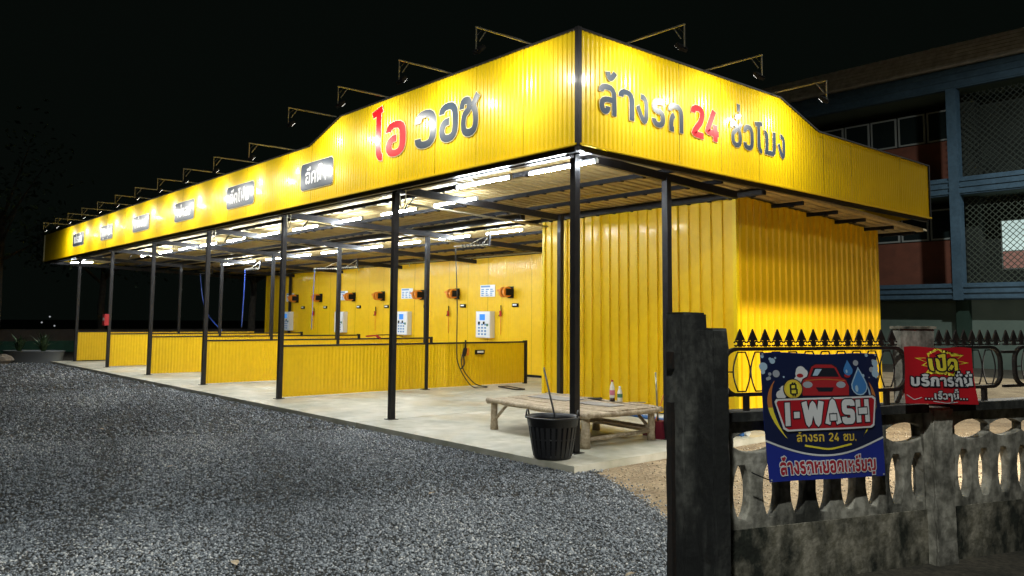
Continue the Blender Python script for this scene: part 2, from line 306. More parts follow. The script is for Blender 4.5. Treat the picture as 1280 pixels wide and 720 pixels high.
# fascia sheets
for i in range(31):
    x1 = -.012 - i * PW; x0 = max(x1 - PW, -L + .02); wd = x1 - x0
    if wd < .1: continue
    zz = [ztop_left(x0), ztop_left(x1)]
    me = corr_mesh('fascia_sheet', wd - .006, lambda x, x0=x0: ztop_left(x0 + x), ZB, .0788, .0075, M['yellow'])
    o = link('fascia_sheet', me, canopy); o.location = (x0 + .003, R.uniform(-.002, .002), 0)
for i in range(11):
    y0 = .012 + i * PW; y1 = min(y0 + PW, W - .02); wd = y1 - y0
    if wd < .1: continue
    me = corr_mesh('fascia_sheet', wd - .006, lambda x, y0=y0: ztop_right(y0 + x), ZB, .0788, .0075, M['yellow'])
    o = link('fascia_sheet', me, canopy); o.rotation_euler = (0, 0, math.pi / 2); o.location = (R.uniform(-.002, .002), y0 + .003, 0)
# far left return and right return of the fascia
me = corr_mesh('fascia_sheet', PW, lambda x: ZT2, ZB, .0788, .0075, M['yellow'])
for k in range(3):
    o = link('fascia_sheet', me, canopy); o.rotation_euler = (0, 0, -math.pi / 2); o.location = (-L - .0, .06 + (k + 1) * PW, 0)
    o = link('fascia_sheet', me, canopy); o.rotation_euler = (0, 0, math.pi); o.location = (-.06 - k * PW, W, 0)
# trims
def trim(pts, name='top_trim', off=.018, m_='black'):
    b = MB()
    for p, q_ in zip(pts[:-1], pts[1:]): b.bar(p, q_, .05, .022)
    return b.build(name, M[m_], canopy)
trim([(0, -.005, ZT + .011), (-A1, -.005, ZT + .011), (-A2, -.005, ZT2 + .011), (-L, -.005, ZT2 + .011)])
trim([(.005, 0, ZT + .011), (.005, B1, ZT + .011), (.005, B2, ZT2 + .011), (.005, W, ZT2 + .011)])
trim([(0, -.016, ZB - .006), (-L, -.016, ZB - .006)], 'bottom_trim', m_='yellow').scale = (1, 1, 1)
trim([(.016, 0, ZB - .006), (.016, W, ZB - .006)], 'bottom_trim', m_='yellow')
MB().box(-.03, .028, -.028, .03, ZB - .08, ZT + .03).build('corner_post', M['black'], canopy)
MB().box(-.025, .022, W - .02, W + .02, ZB - .03, ZT2 + .02).build('corner_post', M['black_matt'], canopy)
MB().box(-L - .02, -L + .02, -.022, .025, ZB - .02, ZT2 + .02).build('corner_post', M['cream'], canopy)
# fascia back frame (studs and rails behind the sheets)
for k in range(15):
    x = -1.0 - k * 1.9; b = MB(); b.box(x - .02, x + .02, .03, .07, ZB, ztop_left(x) - .01); b.build('fascia_stud', M['black'], canopy)
# ------------------------------------------------------------------ corrugated walls as things
def wall_run(name, label, cat, x0, x1, y, z0, z1, pitch=.0788, depth=.006, face=-1, mt='yellow_wall', group=None, ztopf=None):
    """wall parallel to x, seen from -y"""
    t = empty(name, (x0, y, 0), 0, label, cat, group)
    n = max(1, round((x1 - x0) / PW)); wd = (x1 - x0) / n
    me = corr_mesh('wall_sheet', wd - .006, lambda x: z1, z0, pitch, depth, M[mt])
    for i in range(n):
        o = link('wall_sheet', me, t); o.location = (i * wd + .003, R.uniform(-.003, .002), 0)
    return t, n, wd
bw, _, _ = wall_run('back_wall', 'long yellow corrugated wall behind the wash bays', 'wall', -26.4, XRL, YBK, .06, 3.29)
MB().box(0, 26.4 + XRL, -.03, .04, 0, .058).build('wall_plinth', M['black_matt'], bw)
MB().box(0, 26.4 + XRL, .005, .06, 3.292, 3.36).build('wall_top_rail', M['black'], bw)
MB().box(-.03, 0, -.03, .03, 0.06, 3.3).build('edge_trim', M['yellow'], bw)
MB().tube([(.2, -.06, 3.33), (26.3 + XRL, -.06, 3.33)], .022, 8).build('water_pipe', M['pvcwhite'], bw)
for k in range(7):
    b = MB(); x = 1.5 + k * 3.2; b.bar((x, -.06, 3.31), (x, -.16, 3.31), .02); b.bar((x, -.16, 3.31), (x, -.16, 3.2), .02); b.build('pipe_hook', M['pvcwhite'], bw)
MB().box(0, 26.4 + XRL, .075, .1, 0, 3.28).build('wall_backing', M['black_matt'], bw)

# storage room in the right rear corner
room = empty('storage_room', (XR, YRM, 0), 0, 'tall yellow ribbed metal storage room at the right end of the shelter', 'storage room')
n = 4; wd = (XR - XRL) / n
me = corr_mesh('wall_sheet', wd - .004, lambda x: ZB - .03, .02, .2, .03, M['yellow_wall'], flat=.42, ramp=.06)
for i in range(n):
    o = link('wall_sheet', me, room); o.location = (XRL - XR + i * wd, R.uniform(-.002, .002), 0)
n = 5; wd = (YRB - YRM) / n
def rz_(y): return min(ZB - .03, roofz(y) - .06 + .02)
for i in range(n):
    me = corr_mesh('wall_sheet', wd - .004, lambda x, i=i: rz_(YRM + i * wd + x), .02, .2, .03, M['yellow_wall'], flat=.42, ramp=.06)
    o = link('wall_sheet', me, room); o.rotation_euler = (0, 0, math.pi / 2); o.location = (R.uniform(-.002, .002), i * wd, 0)
me = corr_mesh('wall_sheet', (YBK - YRM) / 4 - .004, lambda x: 3.4, .02, .2, .03, M['yellow_wall'], flat=.42, ramp=.06)
for i in range(4):
    o = link('wall_sheet', me, room); o.rotation_euler = (0, 0, -math.pi / 2); o.location = (XRL - XR, (i + 1) * (YBK - YRM) / 4, 0)
MB().box(-.035, .034, -.034, .035, .02, ZB - .04).build('corner_trim', M['yellow'], room)
MB().box(XRL - XR - .034, XRL - XR + .03, -.034, .035, .02, 3.5).build('corner_trim', M['yellow'], room)
MB().box(XRL - XR, -.04, .04, YRB - YRM, .0, 3.2).build('room_core', M['black_matt'], room)

# low dividers between the bays
lab = ['low yellow divider wall of the nearest wash bay, gun hung on its side', 'low yellow divider wall second from the storage room', 'low yellow divider wall third from the storage room', 'low yellow divider wall next to last at the far left, behind the red box post', 'low yellow divider wall at the far left end with a dark bottom rail']
for k in range(5):
    x = PX[2 + k]; y0 = PY + .05; y1 = 6.5
    t = empty('bay_divider', (x, y0, 0), 0, lab[k], 'divider wall', 'low walls between the wash bays')
    n = 7; wd = (y1 - y0 - .05) / n
    me = corr_mesh('wall_sheet', wd - .005, lambda q: .975, .03, .0788, .007, M['yellow_wall'])
    for i in range(n):
        o = link('wall_sheet', me, t); o.rotation_euler = (0, 0, math.pi / 2); o.location = (.028, i * wd, 0)
    MB().box(-.02, .014, 0, y1 - y0, .028, .97).build('wall_core', M['yellow'], t)
    MB().box(-.025, .045, -.0, y1 - y0 - .05, .977, 1.012).build('top_rail', M['black'], t)
    MB().box(-.035, .05, y1 - y0 - .05, y1 - y0 + .03, 0, 1.03).build('end_post', M['black'], t)
    if k == 4: MB().box(-.03, .05, 0, y1 - y0 - .06, 0.0, .028 if 0 else .027).build('bottom_rail', M['black'], t)

# ------------------------------------------------------------------ lights under the roof
def tube_light():
    t = empty('tube_light', (0, 0, 0))
    MB().box(-.60, .60, -.014, .014, .020, .040).build('housing', M['white'], t)
    MB().tube([(-.575, 0, 0), (.575, 0, 0)], .0175, 10).build('tube', M['tube'], t)
    for s in (-1, 1): MB().box(s * .59 - .015, s * .59 + .015, -.02, .02, -.02, .022).build('end_cap', M['white'], t)
    return t
front = [(-2.15, .32), (-4.25, 1.42), (-5.95, 1.42), (-7.85, 1.42), (-9.65, 1.42), (-11.5, 1.42), (-13.4, 1.42), (-15.3, 1.42), (-17.0, 1.42), (-18.8, 1.42), (-20.6, 1.42)]
front = [(-.62, .34)] + front
rear = [(-6.35, 4.3), (-8.1, 4.3), (-10.0, 4.3), (-11.7, 4.3), (-13.8, 4.3), (-15.6, 4.3), (-17.5, 4.3), (-19.5, 4.3), (-21.3, 4.3)]
ordn = ['first', 'second', 'third', 'fourth', 'fifth', 'sixth', 'seventh', 'eighth', 'ninth', 'tenth', 'eleventh', 'twelfth', 'thirteenth', 'fourteenth', 'fifteenth']
proto = tube_light(); used = False
for row, nm in ((front, 'front'), (rear, 'rear')):
    for i, (x, y) in enumerate(row):
        o = proto if not used else copy_tree(proto); used = True
        o.location = (x, y, roofz(y) - .165 if y > 1 else 3.42)
        tag(o, f'lit white tube light, {ordn[i]} from the right in the {nm} row under the roof', 'tube light', 'tube lights under the shelter roof')
o = copy_tree(proto); o.location = (-25.9, .75, 3.46); o.rotation_euler = (0, 0, math.radians(25)); tag(o, 'lit tube light on a short bar beyond the far left post', 'tube light', 'tube lights under the shelter roof')
b = MB(); b.bar((-25.9, .75, 3.53), (PX[6], .5, 3.53), .03); b.build('light_bracket', M['galv_bar'], canopy)

# floodlights on arms over the fascia (built pointing -y, lamp aims back at the fascia)
fld = bpy.data.lights.new('flood', 'AREA'); fld.shape = 'RECTANGLE'; fld.size = .16; fld.size_y = .11; fld.energy = FLOOD_W; fld.color = (1, .97, .88); fld.spread = math.radians(165)
def flood():
    t = empty('floodlight', (0, 0, 0))
    MB().bar((0, .03, 0), (0, -.86, 0), .016, .016).build('arm', M['galv_bar'], t)
    MB().bar((0, -.85, -.011), (0, -.85, -.27), .012, .012).build('drop_rod', M['galv_bar'], t)
    MB().bar((0, -.70, -.011), (0, -.80, -.16), .010, .010).build('brace', M['galv_bar'], t)
    h = MB().box(-.072, .072, -.018, .018, -.05, .05).build('lamp_body', M['black_matt'], t)
    for k in range(5): MB().box(-.062 + k * .031 - .003, -.062 + k * .031 + .003, -.034, -.018, -.045, .045).build('fin', M['black_matt'], h)
    MB().box(-.062, .062, .018, .021, -.040, .040).build('lamp_glass', M['led'], h)
    h.location = (0, -.80, -.27); h.rotation_euler = (math.radians(-42), 0, 0)
    MB().tube([(0, -.1, .012), (0, -.4, .02), (0, -.75, .0), (0, -.84, -.1), (0, -.85, -.24)], .005, 5).build('cable', M['rubber'], t)
    l = bpy.data.objects.new('flood_light', fld); COL.objects.link(l); l.parent = t; l.location = (0, -.778, -.295)
    l.rotation_euler = (math.radians(48), 0, 0)     # area light shines along local -z -> towards +y, slightly down
    return t
fp = flood()
for i in range(15):
    x = -.85 - i * 1.655 if i < 4 else -7.36 - (i - 4) * 1.687
    o = fp if i == 0 else copy_tree(fp); z = (ZT if i < 4 else ZT2) + .05
    o.location = (x, 0, z)
    tag(o, f'small floodlight on a thin arm, {ordn[i]} from the corner above the long left fascia', 'floodlight', 'floodlights on arms above the fascia')
for i, y in enumerate((.89, 2.52, 4.2)):
    o = copy_tree(fp); o.rotation_euler = (0, 0, math.pi / 2); o.location = (0, y, ZT + .05)
    tag(o, f'small floodlight on a thin arm, {ordn[i]} from the corner above the right fascia', 'floodlight', 'floodlights on arms above the fascia')

# ------------------------------------------------------------------ stroke lettering (loopless Thai and Latin)
G = {
 'ล': (.72, [[(.08, .72), (.08, .91), (.63, .91), (.63, 0)], [(.63, .5), (.1, .5), (.1, .09), (.36, .09), (.36, .26)]]),
 'า': (.55, [[(.05, .72), (.05, .91), (.46, .91), (.46, 0)]]),
 'ง': (.60, [[(.22, .91), (.5, .91), (.5, .09), (.3, .09), (.05, .56)]]),
 'ร': (.58, [[(.52, .91), (.1, .91), (.1, .56), (.5, .56), (.5, .09), (.1, .09), (.1, .28)]]),
 'ถ': (.74, [[(.07, .72), (.07, .91), (.64, .91), (.64, 0)], [(.27, .58), (.12, .48), (.12, 0)], [(.12, .07), (.25, .07)]]),
 'ช': (.70, [[(.03, .72), (.03, .91), (.34, .91), (.34, .66), (.1, .56), (.1, .09), (.6, .09), (.6, .62), (.46, .74)], [(.47, .72), (.68, .98)]]),
 'ว': (.62, [[(.05, .70), (.05, .91), (.53, .91), (.53, .09), (.05, .09), (.05, .28)]]),
 'โ': (.44, [[(-.02, 1.22), (.42, 1.30)], [(.2, 1.27), (.2, .09), (.4, .09)]]),
 'ม': (.74, [[(.0, .90), (.16, .90), (.16, .1), (.02, .1)], [(.16, .1), (.4, .1), (.64, .1), (.64, 1.0)]]),
 'อ': (.66, [[(.34, .52), (.09, .52), (.09, .09), (.56, .09), (.56, .91), (.08, .91), (.08, .74)]]),
 'ไ': (.40, [[(-.04, 1.38), (.34, 1.50)], [(.2, 1.44), (.2, .07), (.36, .07)]]),
 'ฉ': (.72, [[(.05, .72), (.05, .91), (.63, .91), (.63, .09), (.38, .09), (.38, .28)], [(.34, .55), (.1, .55), (.1, .09), (.2, .09)]]),
 'ด': (.70, [[(.62, 0), (.62, .91), (.1, .91), (.1, 0)], [(.12, .12), (.36, .46)]]),
 'ต': (.70, [[(.62, 0), (.62, .91), (.38, .80), (.1, .91), (.1, 0)], [(.12, .12), (.36, .46)]]),
 'ค': (.70, [[(.62, 0), (.62, .91), (.1, .91), (.1, 0)], [(.12, .3), (.4, .55)]]),
 'น': (.72, [[(.0, .90), (.15, .90), (.15, 0)], [(.15, .1), (.6, .36)], [(.60, .1), (.60, 1.0)]]),
 'ฟ': (.76, [[(.0, .90), (.12, .90), (.12, .07), (.36, .6), (.62, .07), (.62, 1.4)]]),
 'ฝ': (.76, [[(.0, .90), (.12, .90), (.12, .07), (.36, .6), (.62, .07), (.62, 1.4)], [(.12, .6), (.2, .7)]]),
 'ห': (.74, [[(.1, 0), (.1, .98)], [(.1, .5), (.55, .72), (.55, .95)], [(.62, .6), (.62, 0)]]),
 'ย': (.70, [[(.1, .98), (.1, .62), (.3, .52), (.1, .40), (.1, .09), (.6, .09), (.6, 1.0)]]),
 'ฝุ': (.7, []),
 'เ': (.34, [[(.14, 1.0), (.14, .09), (.3, .09)]]),
 'แ': (.62, [[(.14, 1.0), (.14, .09), (.26, .09)], [(.44, 1.0), (.44, .09), (.56, .09)]]),
 'ญ': (.96, [[(.03, .72), (.03, .91), (.44, .91), (.44, .09), (.1, .09), (.1, .35)], [(.44, .09), (.84, .09), (.84, 1.0)], [(.5, -.18), (.84, -.18)]]),
 'ป': (.72, [[(.0, .90), (.14, .90), (.14, .09), (.6, .09), (.6, 1.42)]]),
 'บ': (.72, [[(.0, .90), (.14, .90), (.14, .09), (.6, .09), (.6, 1.0)]]),
 'ก': (.68, [[(.1, 0), (.1, .5), (.22, .62), (.08, .70), (.14, .91), (.58, .91), (.58, 0)]]),
 'ท': (.72, [[(.0, .90), (.14, .90), (.14, 0)], [(.14, .5), (.36, .91), (.6, .91), (.6, 0)]]),
 'ง2': (.6, []), 'ๆ': (.6, [[(.3, .62), (.08, .62), (.08, .91), (.5, .91), (.5, -.35)]]),
 'ข': (.6, [[(.03, .72), (.03, .91), (.3, .91), (.3, .66), (.1, .56), (.1, .09), (.52, .09), (.52, 1.0)]]),
 'ฝ2': (.7, []),
 '2': (.62, [[(.06, .88), (.06, 1.08), (.52, 1.08), (.52, .66), (.10, .2), (.10, .09), (.58, .09)]]),
 '4': (.68, [[(.42, 1.15), (.06, .38), (.06, .30), (.64, .30)], [(.46, .62), (.46, 0)]]),
 'I': (.3, [[(.15, 0), (.15, 1.0)]]), '-': (.36, [[(.03, .45), (.33, .45)]]),
 'W': (1.0, [[(.06, 1.0), (.26, .04), (.50, .9), (.74, .04), (.94, 1.0)]]), 'A': (.72, [[(.06, 0), (.36, .98), (.66, 0)], [(.2, .28), (.52, .28)]]),
 'S': (.64, [[(.56, .74), (.56, .91), (.1, .91), (.1, .52), (.54, .48), (.54, .09), (.08, .09), (.08, .28)]]), 'H': (.72, [[(.1, 0), (.1, 1)], [(.62, 0), (.62, 1)], [(.1, .5), (.62, .5)]]),
 'B': (.6, [[(.1, 0), (.1, 1.0), (.5, 1.0), (.5, .54), (.15, .52)], [(.15, .5), (.56, .5), (.56, 0), (.1, 0)], [(.25, 1.0), (.25, 1.2)], [(.25, -.2), (.25, 0)], [(.4, 1.0), (.4, 1.2)], [(.4, -.2), (.4, 0)]]),
 '.': (.24, [[(.03, .08), (.2, .08)]]), ' ': (.34, []),
}
MARK = {   # drawn relative to the right edge of the previous glyph (x) above it
 '้': [[(-.16, 1.42), (-.12, 1.22), (.02, 1.22), (.16, 1.44)]], '่': [[(0, 1.12), (0, 1.40)]], 'ั': [[(-.22, 1.20), (-.06, 1.14), (.14, 1.34)]],
 'ี': [[(-.3, 1.16), (-.1, 1.28), (.16, 1.16)], [(.16, 1.16), (.16, 1.42)]], 'ิ': [[(-.3, 1.16), (-.1, 1.28), (.16, 1.16)]], 'ื': [[(-.3, 1.16), (-.1, 1.28), (.16, 1.16)], [(.16, 1.12), (.16, 1.42)], [(.0, 1.22), (.0, 1.42)]],
 '็': [[(-.2, 1.14), (-.2, 1.3), (.0, 1.3), (.0, 1.16), (.18, 1.4)]], 'ุ': [[(0, -.12), (0, -.34)]], 'ู': [[(-.12, -.12), (-.12, -.3), (.06, -.3), (.06, -.12)]], 'ํ': [[(-.08, 1.14), (-.08, 1.34), (.08, 1.34), (.08, 1.14), (-.06, 1.14)]],
}
def roundpath(p, r):
    if len(p) < 3: return p
    out = [p[0]]
    for i in range(1, len(p) - 1):
        a, b, c = Vector(p[i - 1]), Vector(p[i]), Vector(p[i + 1]); la, lc = (a - b).length, (c - b).length
        ra = min(r, la * (.5 if i > 1 else .9)); rc = min(r, lc * (.5 if i < len(p) - 2 else .9)); s = b + (a - b).normalized() * ra; e = b + (c - b).normalized() * rc
        for t in (0, .25, .5, .75, 1): q_ = (1 - t) ** 2 * s + 2 * t * (1 - t) * b + t * t * e; out.append((q_.x, q_.y))
    out.append(p[-1]); return out
def ribbon(p, t, grow=0):
    """list of (left,right) 2D pairs; grow lengthens the ends"""
    P = [Vector(q_) for q_ in p]; Q = [P[0]]
    for q_ in P[1:]:
        if (q_ - Q[-1]).length > 1e-4: Q.append(q_)
    P = Q
    if grow: P[0] = P[0] - (P[1] - P[0]).normalized() * grow; P[-1] = P[-1] + (P[-1] - P[-2]).normalized() * grow
    out = []
    for i, q_ in enumerate(P):
        d0 = (P[i] - P[i - 1]).normalized() if i else None; d1 = (P[i + 1] - P[i]).normalized() if i < len(P) - 1 else None
        d = (d0 + d1).normalized() if d0 and d1 and (d0 + d1).length > .1 else (d1 or d0); nrm = Vector((-d.y, d.x)); k = 1.0
        if d0 and d1: k = min(1.6, 1 / max(.4, d.dot(d1)))
        out.append((q_ + nrm * t / 2 * k, q_ - nrm * t / 2 * k))
    return out
def glyph_strokes(text):
    x = 0; out = []; last = .3; hasmark = 0
    for ch in text:
        if ch in MARK:
            up_ = .30 if (ch in '้่' and hasmark) else 0
            out.append([[(px + x - .28 - last * .12, py + up_) for px, py in s] for s in MARK[ch]]); hasmark = 1; continue
        if ch == 'ำ':
            out.append([[(px + x - .2, py) for px, py in s] for s in MARK['ํ']]); ch = 'า'
        wd_, st = G[ch]; last = wd_; hasmark = 0
        out.append([[(px + x, py) for px, py in s] for s in st]); x += wd_ + .16
    return out, x - .16
def add_strokes(b, strokes, fmap, t, d0, d1, grow=0, r=.2):
    """fmap(x,y,d)->world; front faces at d1, sides back to d0"""
    for si, s in enumerate(strokes):
        rb = ribbon(roundpath(s, r), t, grow); dd = d1 + si * .0006
        for i in range(len(rb) - 1):
            a, b_ = rb[i]; c, d = rb[i + 1]
            b.quad([fmap(*a, dd), fmap(*b_, dd), fmap(*d, dd), fmap(*c, dd)][::-1])
            if d0 is not None:
                b.quad([fmap(*a, d0), fmap(*a, dd), fmap(*c, dd), fmap(*c, d0)]); b.quad([fmap(*b_, dd), fmap(*b_, d0), fmap(*d, d0), fmap(*d, dd)])
        if d0 is not None:
            a, b_ = rb[0]; b.quad([fmap(*a, d0), fmap(*b_, d0), fmap(*b_, dd), fmap(*a, dd)]); a, b_ = rb[-1]; b.quad([fmap(*a, d0), fmap(*a, dd), fmap(*b_, dd), fmap(*b_, d0)])
def text_obj(text, fmap, x0, x1, y0, h, t, mat_, name, parent, d0=0, d1=.02, outline=None, grow=0):
    gl, wd_ = glyph_strokes(text); sx = (x1 - x0) / wd_
    fm = lambda x, y, d: fmap(x0 + x * sx, y0 + y * h, d)
    if outline:
        b = MB()
        for i, g_ in enumerate(gl): add_strokes(b, g_, fm, t + outline[0], None, d0 + outline[2] + i * .0001, outline[0] / 2)
        b.build('letter_outline', M[outline[1]], parent)
    b = MB()
    for i, g_ in enumerate(gl): add_strokes(b, g_, fm, t, d0, d1 + i * .00005)
    return b.build(name, mat_, parent)
# long fascia: name sign and bay plaques
FL = lambda x, y, d: (x, -.014 - d, y)
FR = lambda x, y, d: (.014 + d, x, y)
def letters(parent, fm, items, z0, h, m_, t=.18, out=.042):
    for ch, x0, x1, hh in items:
        gl, wd_ = glyph_strokes(ch)
        sx = (x1 - x0) / wd_; f2 = lambda x, y, d: fm(x0 + x * sx, z0 + y * h * hh, d)
        b = MB()
        for i, g_ in enumerate(gl): add_strokes(b, g_, f2, t + out, None, .0045 + i * .0003, out / 2, .3)
        o = b.build('letter_edge', M['cream'], parent)
        b = MB()
        for i, g_ in enumerate(gl): add_strokes(b, g_, f2, t, 0, .010 + i * .0006, 0, .3)
        b.build('letter', M[m_], o)
s1 = empty('shop_sign', (0, 0, 0), 0, 'big red and slate Thai letters on the long left fascia', 'sign')
letters(s1, FL, [('ไ', -4.50, -4.20, 1), ('อ', -4.12, -3.58, 1)], 4.0, .54, 'red', .19)
letters(s1, FL, [('ว', -3.30, -2.80, 1), ('อ', -2.72, -2.28, 1), ('ช', -2.22, -1.84, 1)], 4.0, .56, 'slate', .18)
s2 = empty('opening_hours_sign', (0, 0, 0), 0, 'slate Thai letters with a red 24 on the right fascia', 'sign')
letters(s2, FR, [('ล้', .34, .64, 1), ('า', .70, .97, 1), ('ง', 1.02, 1.24, 1), ('ร', 1.31, 1.57, 1), ('ถ', 1.65, 1.96, 1), ('ชั่', 3.06, 3.32, 1), ('ว', 3.38, 3.62, 1), ('โ', 3.68, 3.86, .92), ('ม', 3.91, 4.22, 1), ('ง', 4.28, 4.48, 1)], 4.0, .37, 'slate')
letters(s2, FR, [('2', 2.15, 2.42, 1), ('4', 2.47, 2.77, 1)], 4.0, .37, 'red', .22)
def rrect(x0, x1, y0, y1, r, n=5):
    p = []
    for cx, cy, a0 in ((x1 - r, y1 - r, 0), (x0 + r, y1 - r, 90), (x0 + r, y0 + r, 180), (x1 - r, y0 + r, 270)):
        for k in range(n + 1): a = math.radians(a0 + 90 * k / n); p.append((cx + r * math.cos(a), cy + r * math.sin(a)))
    return p
def prism(b, pts, fm, d0, d1):
    b.quad([fm(*p, d1) for p in pts]); n = len(pts)
    for i in range(n): p, q_ = pts[i], pts[(i + 1) % n]; b.quad([fm(*p, d0), fm(*q_, d0), fm(*q_, d1), fm(*p, d1)])
plq = [(-6.99, -5.80, 3.82, 4.29, 'ฉีดน้ำ'), (-10.45, -9.05, 3.82, 4.28, 'ฉีดโฟม'), (-13.72, -12.40, 3.82, 4.27, 'เป่าลม'), (-17.13, -15.70, 3.83, 4.24, 'เคลือบเงา'), (-20.40, -19.10, 3.83, 4.25, 'ดูดฝุ่น'), (-23.90, -22.45, 3.86, 4.27, 'แปรงล้อ')]
for i, (x0, x1, z0, z1, tx) in enumerate(plq):
    t = empty('bay_sign', ((x0 + x1) / 2, 0, 0), 0, f'dark rounded sign with white Thai lettering, {ordn[i]} from the big letters on the long fascia', 'sign', 'bay signs on the long fascia')
    cx = (x0 + x1) / 2; fm = lambda x, y, d: (x - cx, -.014 - d, y)
    b = MB(); prism(b, rrect(x0 - .014, x1 + .014, z0 - .014, z1 + .014, .09), fm, 0, .004); b.build('rim', M['cream'], t)
    b = MB(); prism(b, rrect(x0, x1, z0, z1, .08), fm, .0045, .012); b.build('plate', M['slate'], t)
    text_obj(tx, fm, x0 + .2, x1 - .22, z0 + .09, .22, .19, M['wtext'], 'lettering', t, .0125, .016)

# ------------------------------------------------------------------ things on the back wall
def at_wall(x, z): return (x, YBK - .012, z)
reelx = [-23.49, -21.51, -19.04, -17.09, -14.75, -12.92, -10.46]
def reel():
    t = empty('hose_reel', (0, 0, 0))
    MB().box(-.12, .12, -.02, 0, -.16, .16).build('wall_plate', M['black_matt'], t)
    b = MB(); b.bar((.13, -.02, .0), (.13, -.28, .0), .03, .18); b.build('bracket', M['black_matt'], t)
    for s, rr in ((-.12, .145), (.03, .145)):
        d = MB(); pts = [(s, -.2 + rr * math.cos(k * math.pi / 10), rr * math.sin(k * math.pi / 10)) for k in range(20)]; pts2 = [(s + .085, p[1], p[2]) for p in pts]
        d.quad(pts[::-1]); d.quad(pts2)
        for k in range(20): d.quad([pts[k], pts[(k + 1) % 20], pts2[(k + 1) % 20], pts2[k]])
        d.build('drum_side', M['orange'], t)
    MB().tube([(-.09, -.2, 0), (.09, -.2, 0)], .11, 18).build('wound_hose', M['rubber'], t)
    MB().bar((-.22, -.3, .05), (-.05, -.24, .02), .05, .06).build('hose_guide', M['orange'], t)
    return t
rp = reel()
for i, x in enumerate(reelx):
    o = rp if i == 0 else copy_tree(rp); o.location = at_wall(x, 2.28); tag(o, f'orange and black hose reel, {ordn[6 - i]} from the right on the yellow back wall', 'hose reel', 'hose reels along the back wall')
def coin():
    t = empty('payment_box', (0, 0, 0))
    MB().box(-.32, .32, -.17, 0, -.375, .375).build('cabinet', M['white'], t)
    f_ = MB().box(-.29, .29, -.178, -.171, -.345, .345).build('front_panel', M['wtext'], t)
    MB().box(-.14, .10, -.184, -.179, .12, .29).build('display', M['blue'], f_)
    b = MB()
    for k in range(3):
        for j in range(4): b.box(-.2 + k * .14, -.12 + k * .14, -.186, -.179, -.30 + j * .09, -.25 + j * .09)
    b.build('button', M['posterblue'], f_)
    MB().box(-.2, -.12, -.19, -.179, .0, .08).build('coin_slot', M['black_matt'], f_); MB().box(.02, .09, -.19, -.179, .0, .08).build('coin_slot', M['black_matt'], f_)
    MB().box(.17, .25, -.186, -.179, -.05, .02).build('green_button', M['pgreen'], f_)
    return t
cp = coin()
for i, x in enumerate([-11.47, -15.65, -19.78, -24.1]):
    o = cp if i == 0 else copy_tree(cp); o.location = at_wall(x, 1.38); tag(o, f'white payment box with blue display, {ordn[i]} from the right on the back wall', 'payment box', 'payment boxes along the back wall')
def poster():
    t = empty('instruction_poster', (0, 0, 0)); MB().box(-.33, .33, -.012, 0, -.17, .17).build('board', M['wtext'], t)
    b = MB(); rr = random.Random(3)
    b.box(-.3, .12, -.0145, -.0125, .10, .15)
    for k in range(3):
        for j in range(4): b.box(-.28 + k * .2, -.28 + k * .2 + rr.uniform(.08, .16), -.0145, -.0125, -.14 + j * .055, -.11 + j * .055)
    b.build('print', M['posterblue'], t); return t
pp = poster()
for i, x in enumerate([-11.47, -15.62, -19.8, -24.12]):
    o = pp if i == 0 else copy_tree(pp); o.location = at_wall(x, 2.34); tag(o, f'white and blue instruction poster above the {ordn[i]} payment box from the right', 'poster', 'instruction posters on the back wall')
def holster():
    t = empty('gun_holster', (0, 0, 0)); MB().box(-.11, .11, -.05, 0, -.05, .05).build('case', M['black_matt'], t); MB().box(-.08, .08, -.055, -.0505, -.012, .03).build('label', M['wtext'], t); return t
hp = holster()
for i, x in enumerate([-10.24, -12.6, -14.5, -16.81, -18.64, -21.09, -22.93]):
    o = hp if i == 0 else copy_tree(hp); o.location = at_wall(x, 1.92); tag(o, f'small black holder, {ordn[i]} from the right under the hose reels', 'holder', 'holders under the hose reels')
def gun():
    t = empty('spray_gun', (0, 0, 0)); b = MB(); b.bar((0, -.03, .2), (.02, -.03, -.04), .022); b.bar((.02, -.04, -.02), (-.05, -.05, -.1), .045, .03); b.build('lance', M['black_matt'], t)
    b = MB(); b.bar((.01, -.06, .05), (.03, -.06, -.1), .05, .04); b.build('handle', M['bred'], t)
    MB().tube([(0, -.04, -.1), (.01, -.04, -.3), (.0, -.03, -.62)], .009, 6).build('hose', M['orange'], t); return t
gp = gun()
for i, x in enumerate([-10.85, -13.31, -17.51, -22.0]):
    o = gp if i == 0 else copy_tree(gp); o.location = at_wall(x, 1.72); tag(o, f'thin spray gun hung on the back wall, {ordn[i]} from the right', 'spray gun', 'spray guns hung on the back wall')

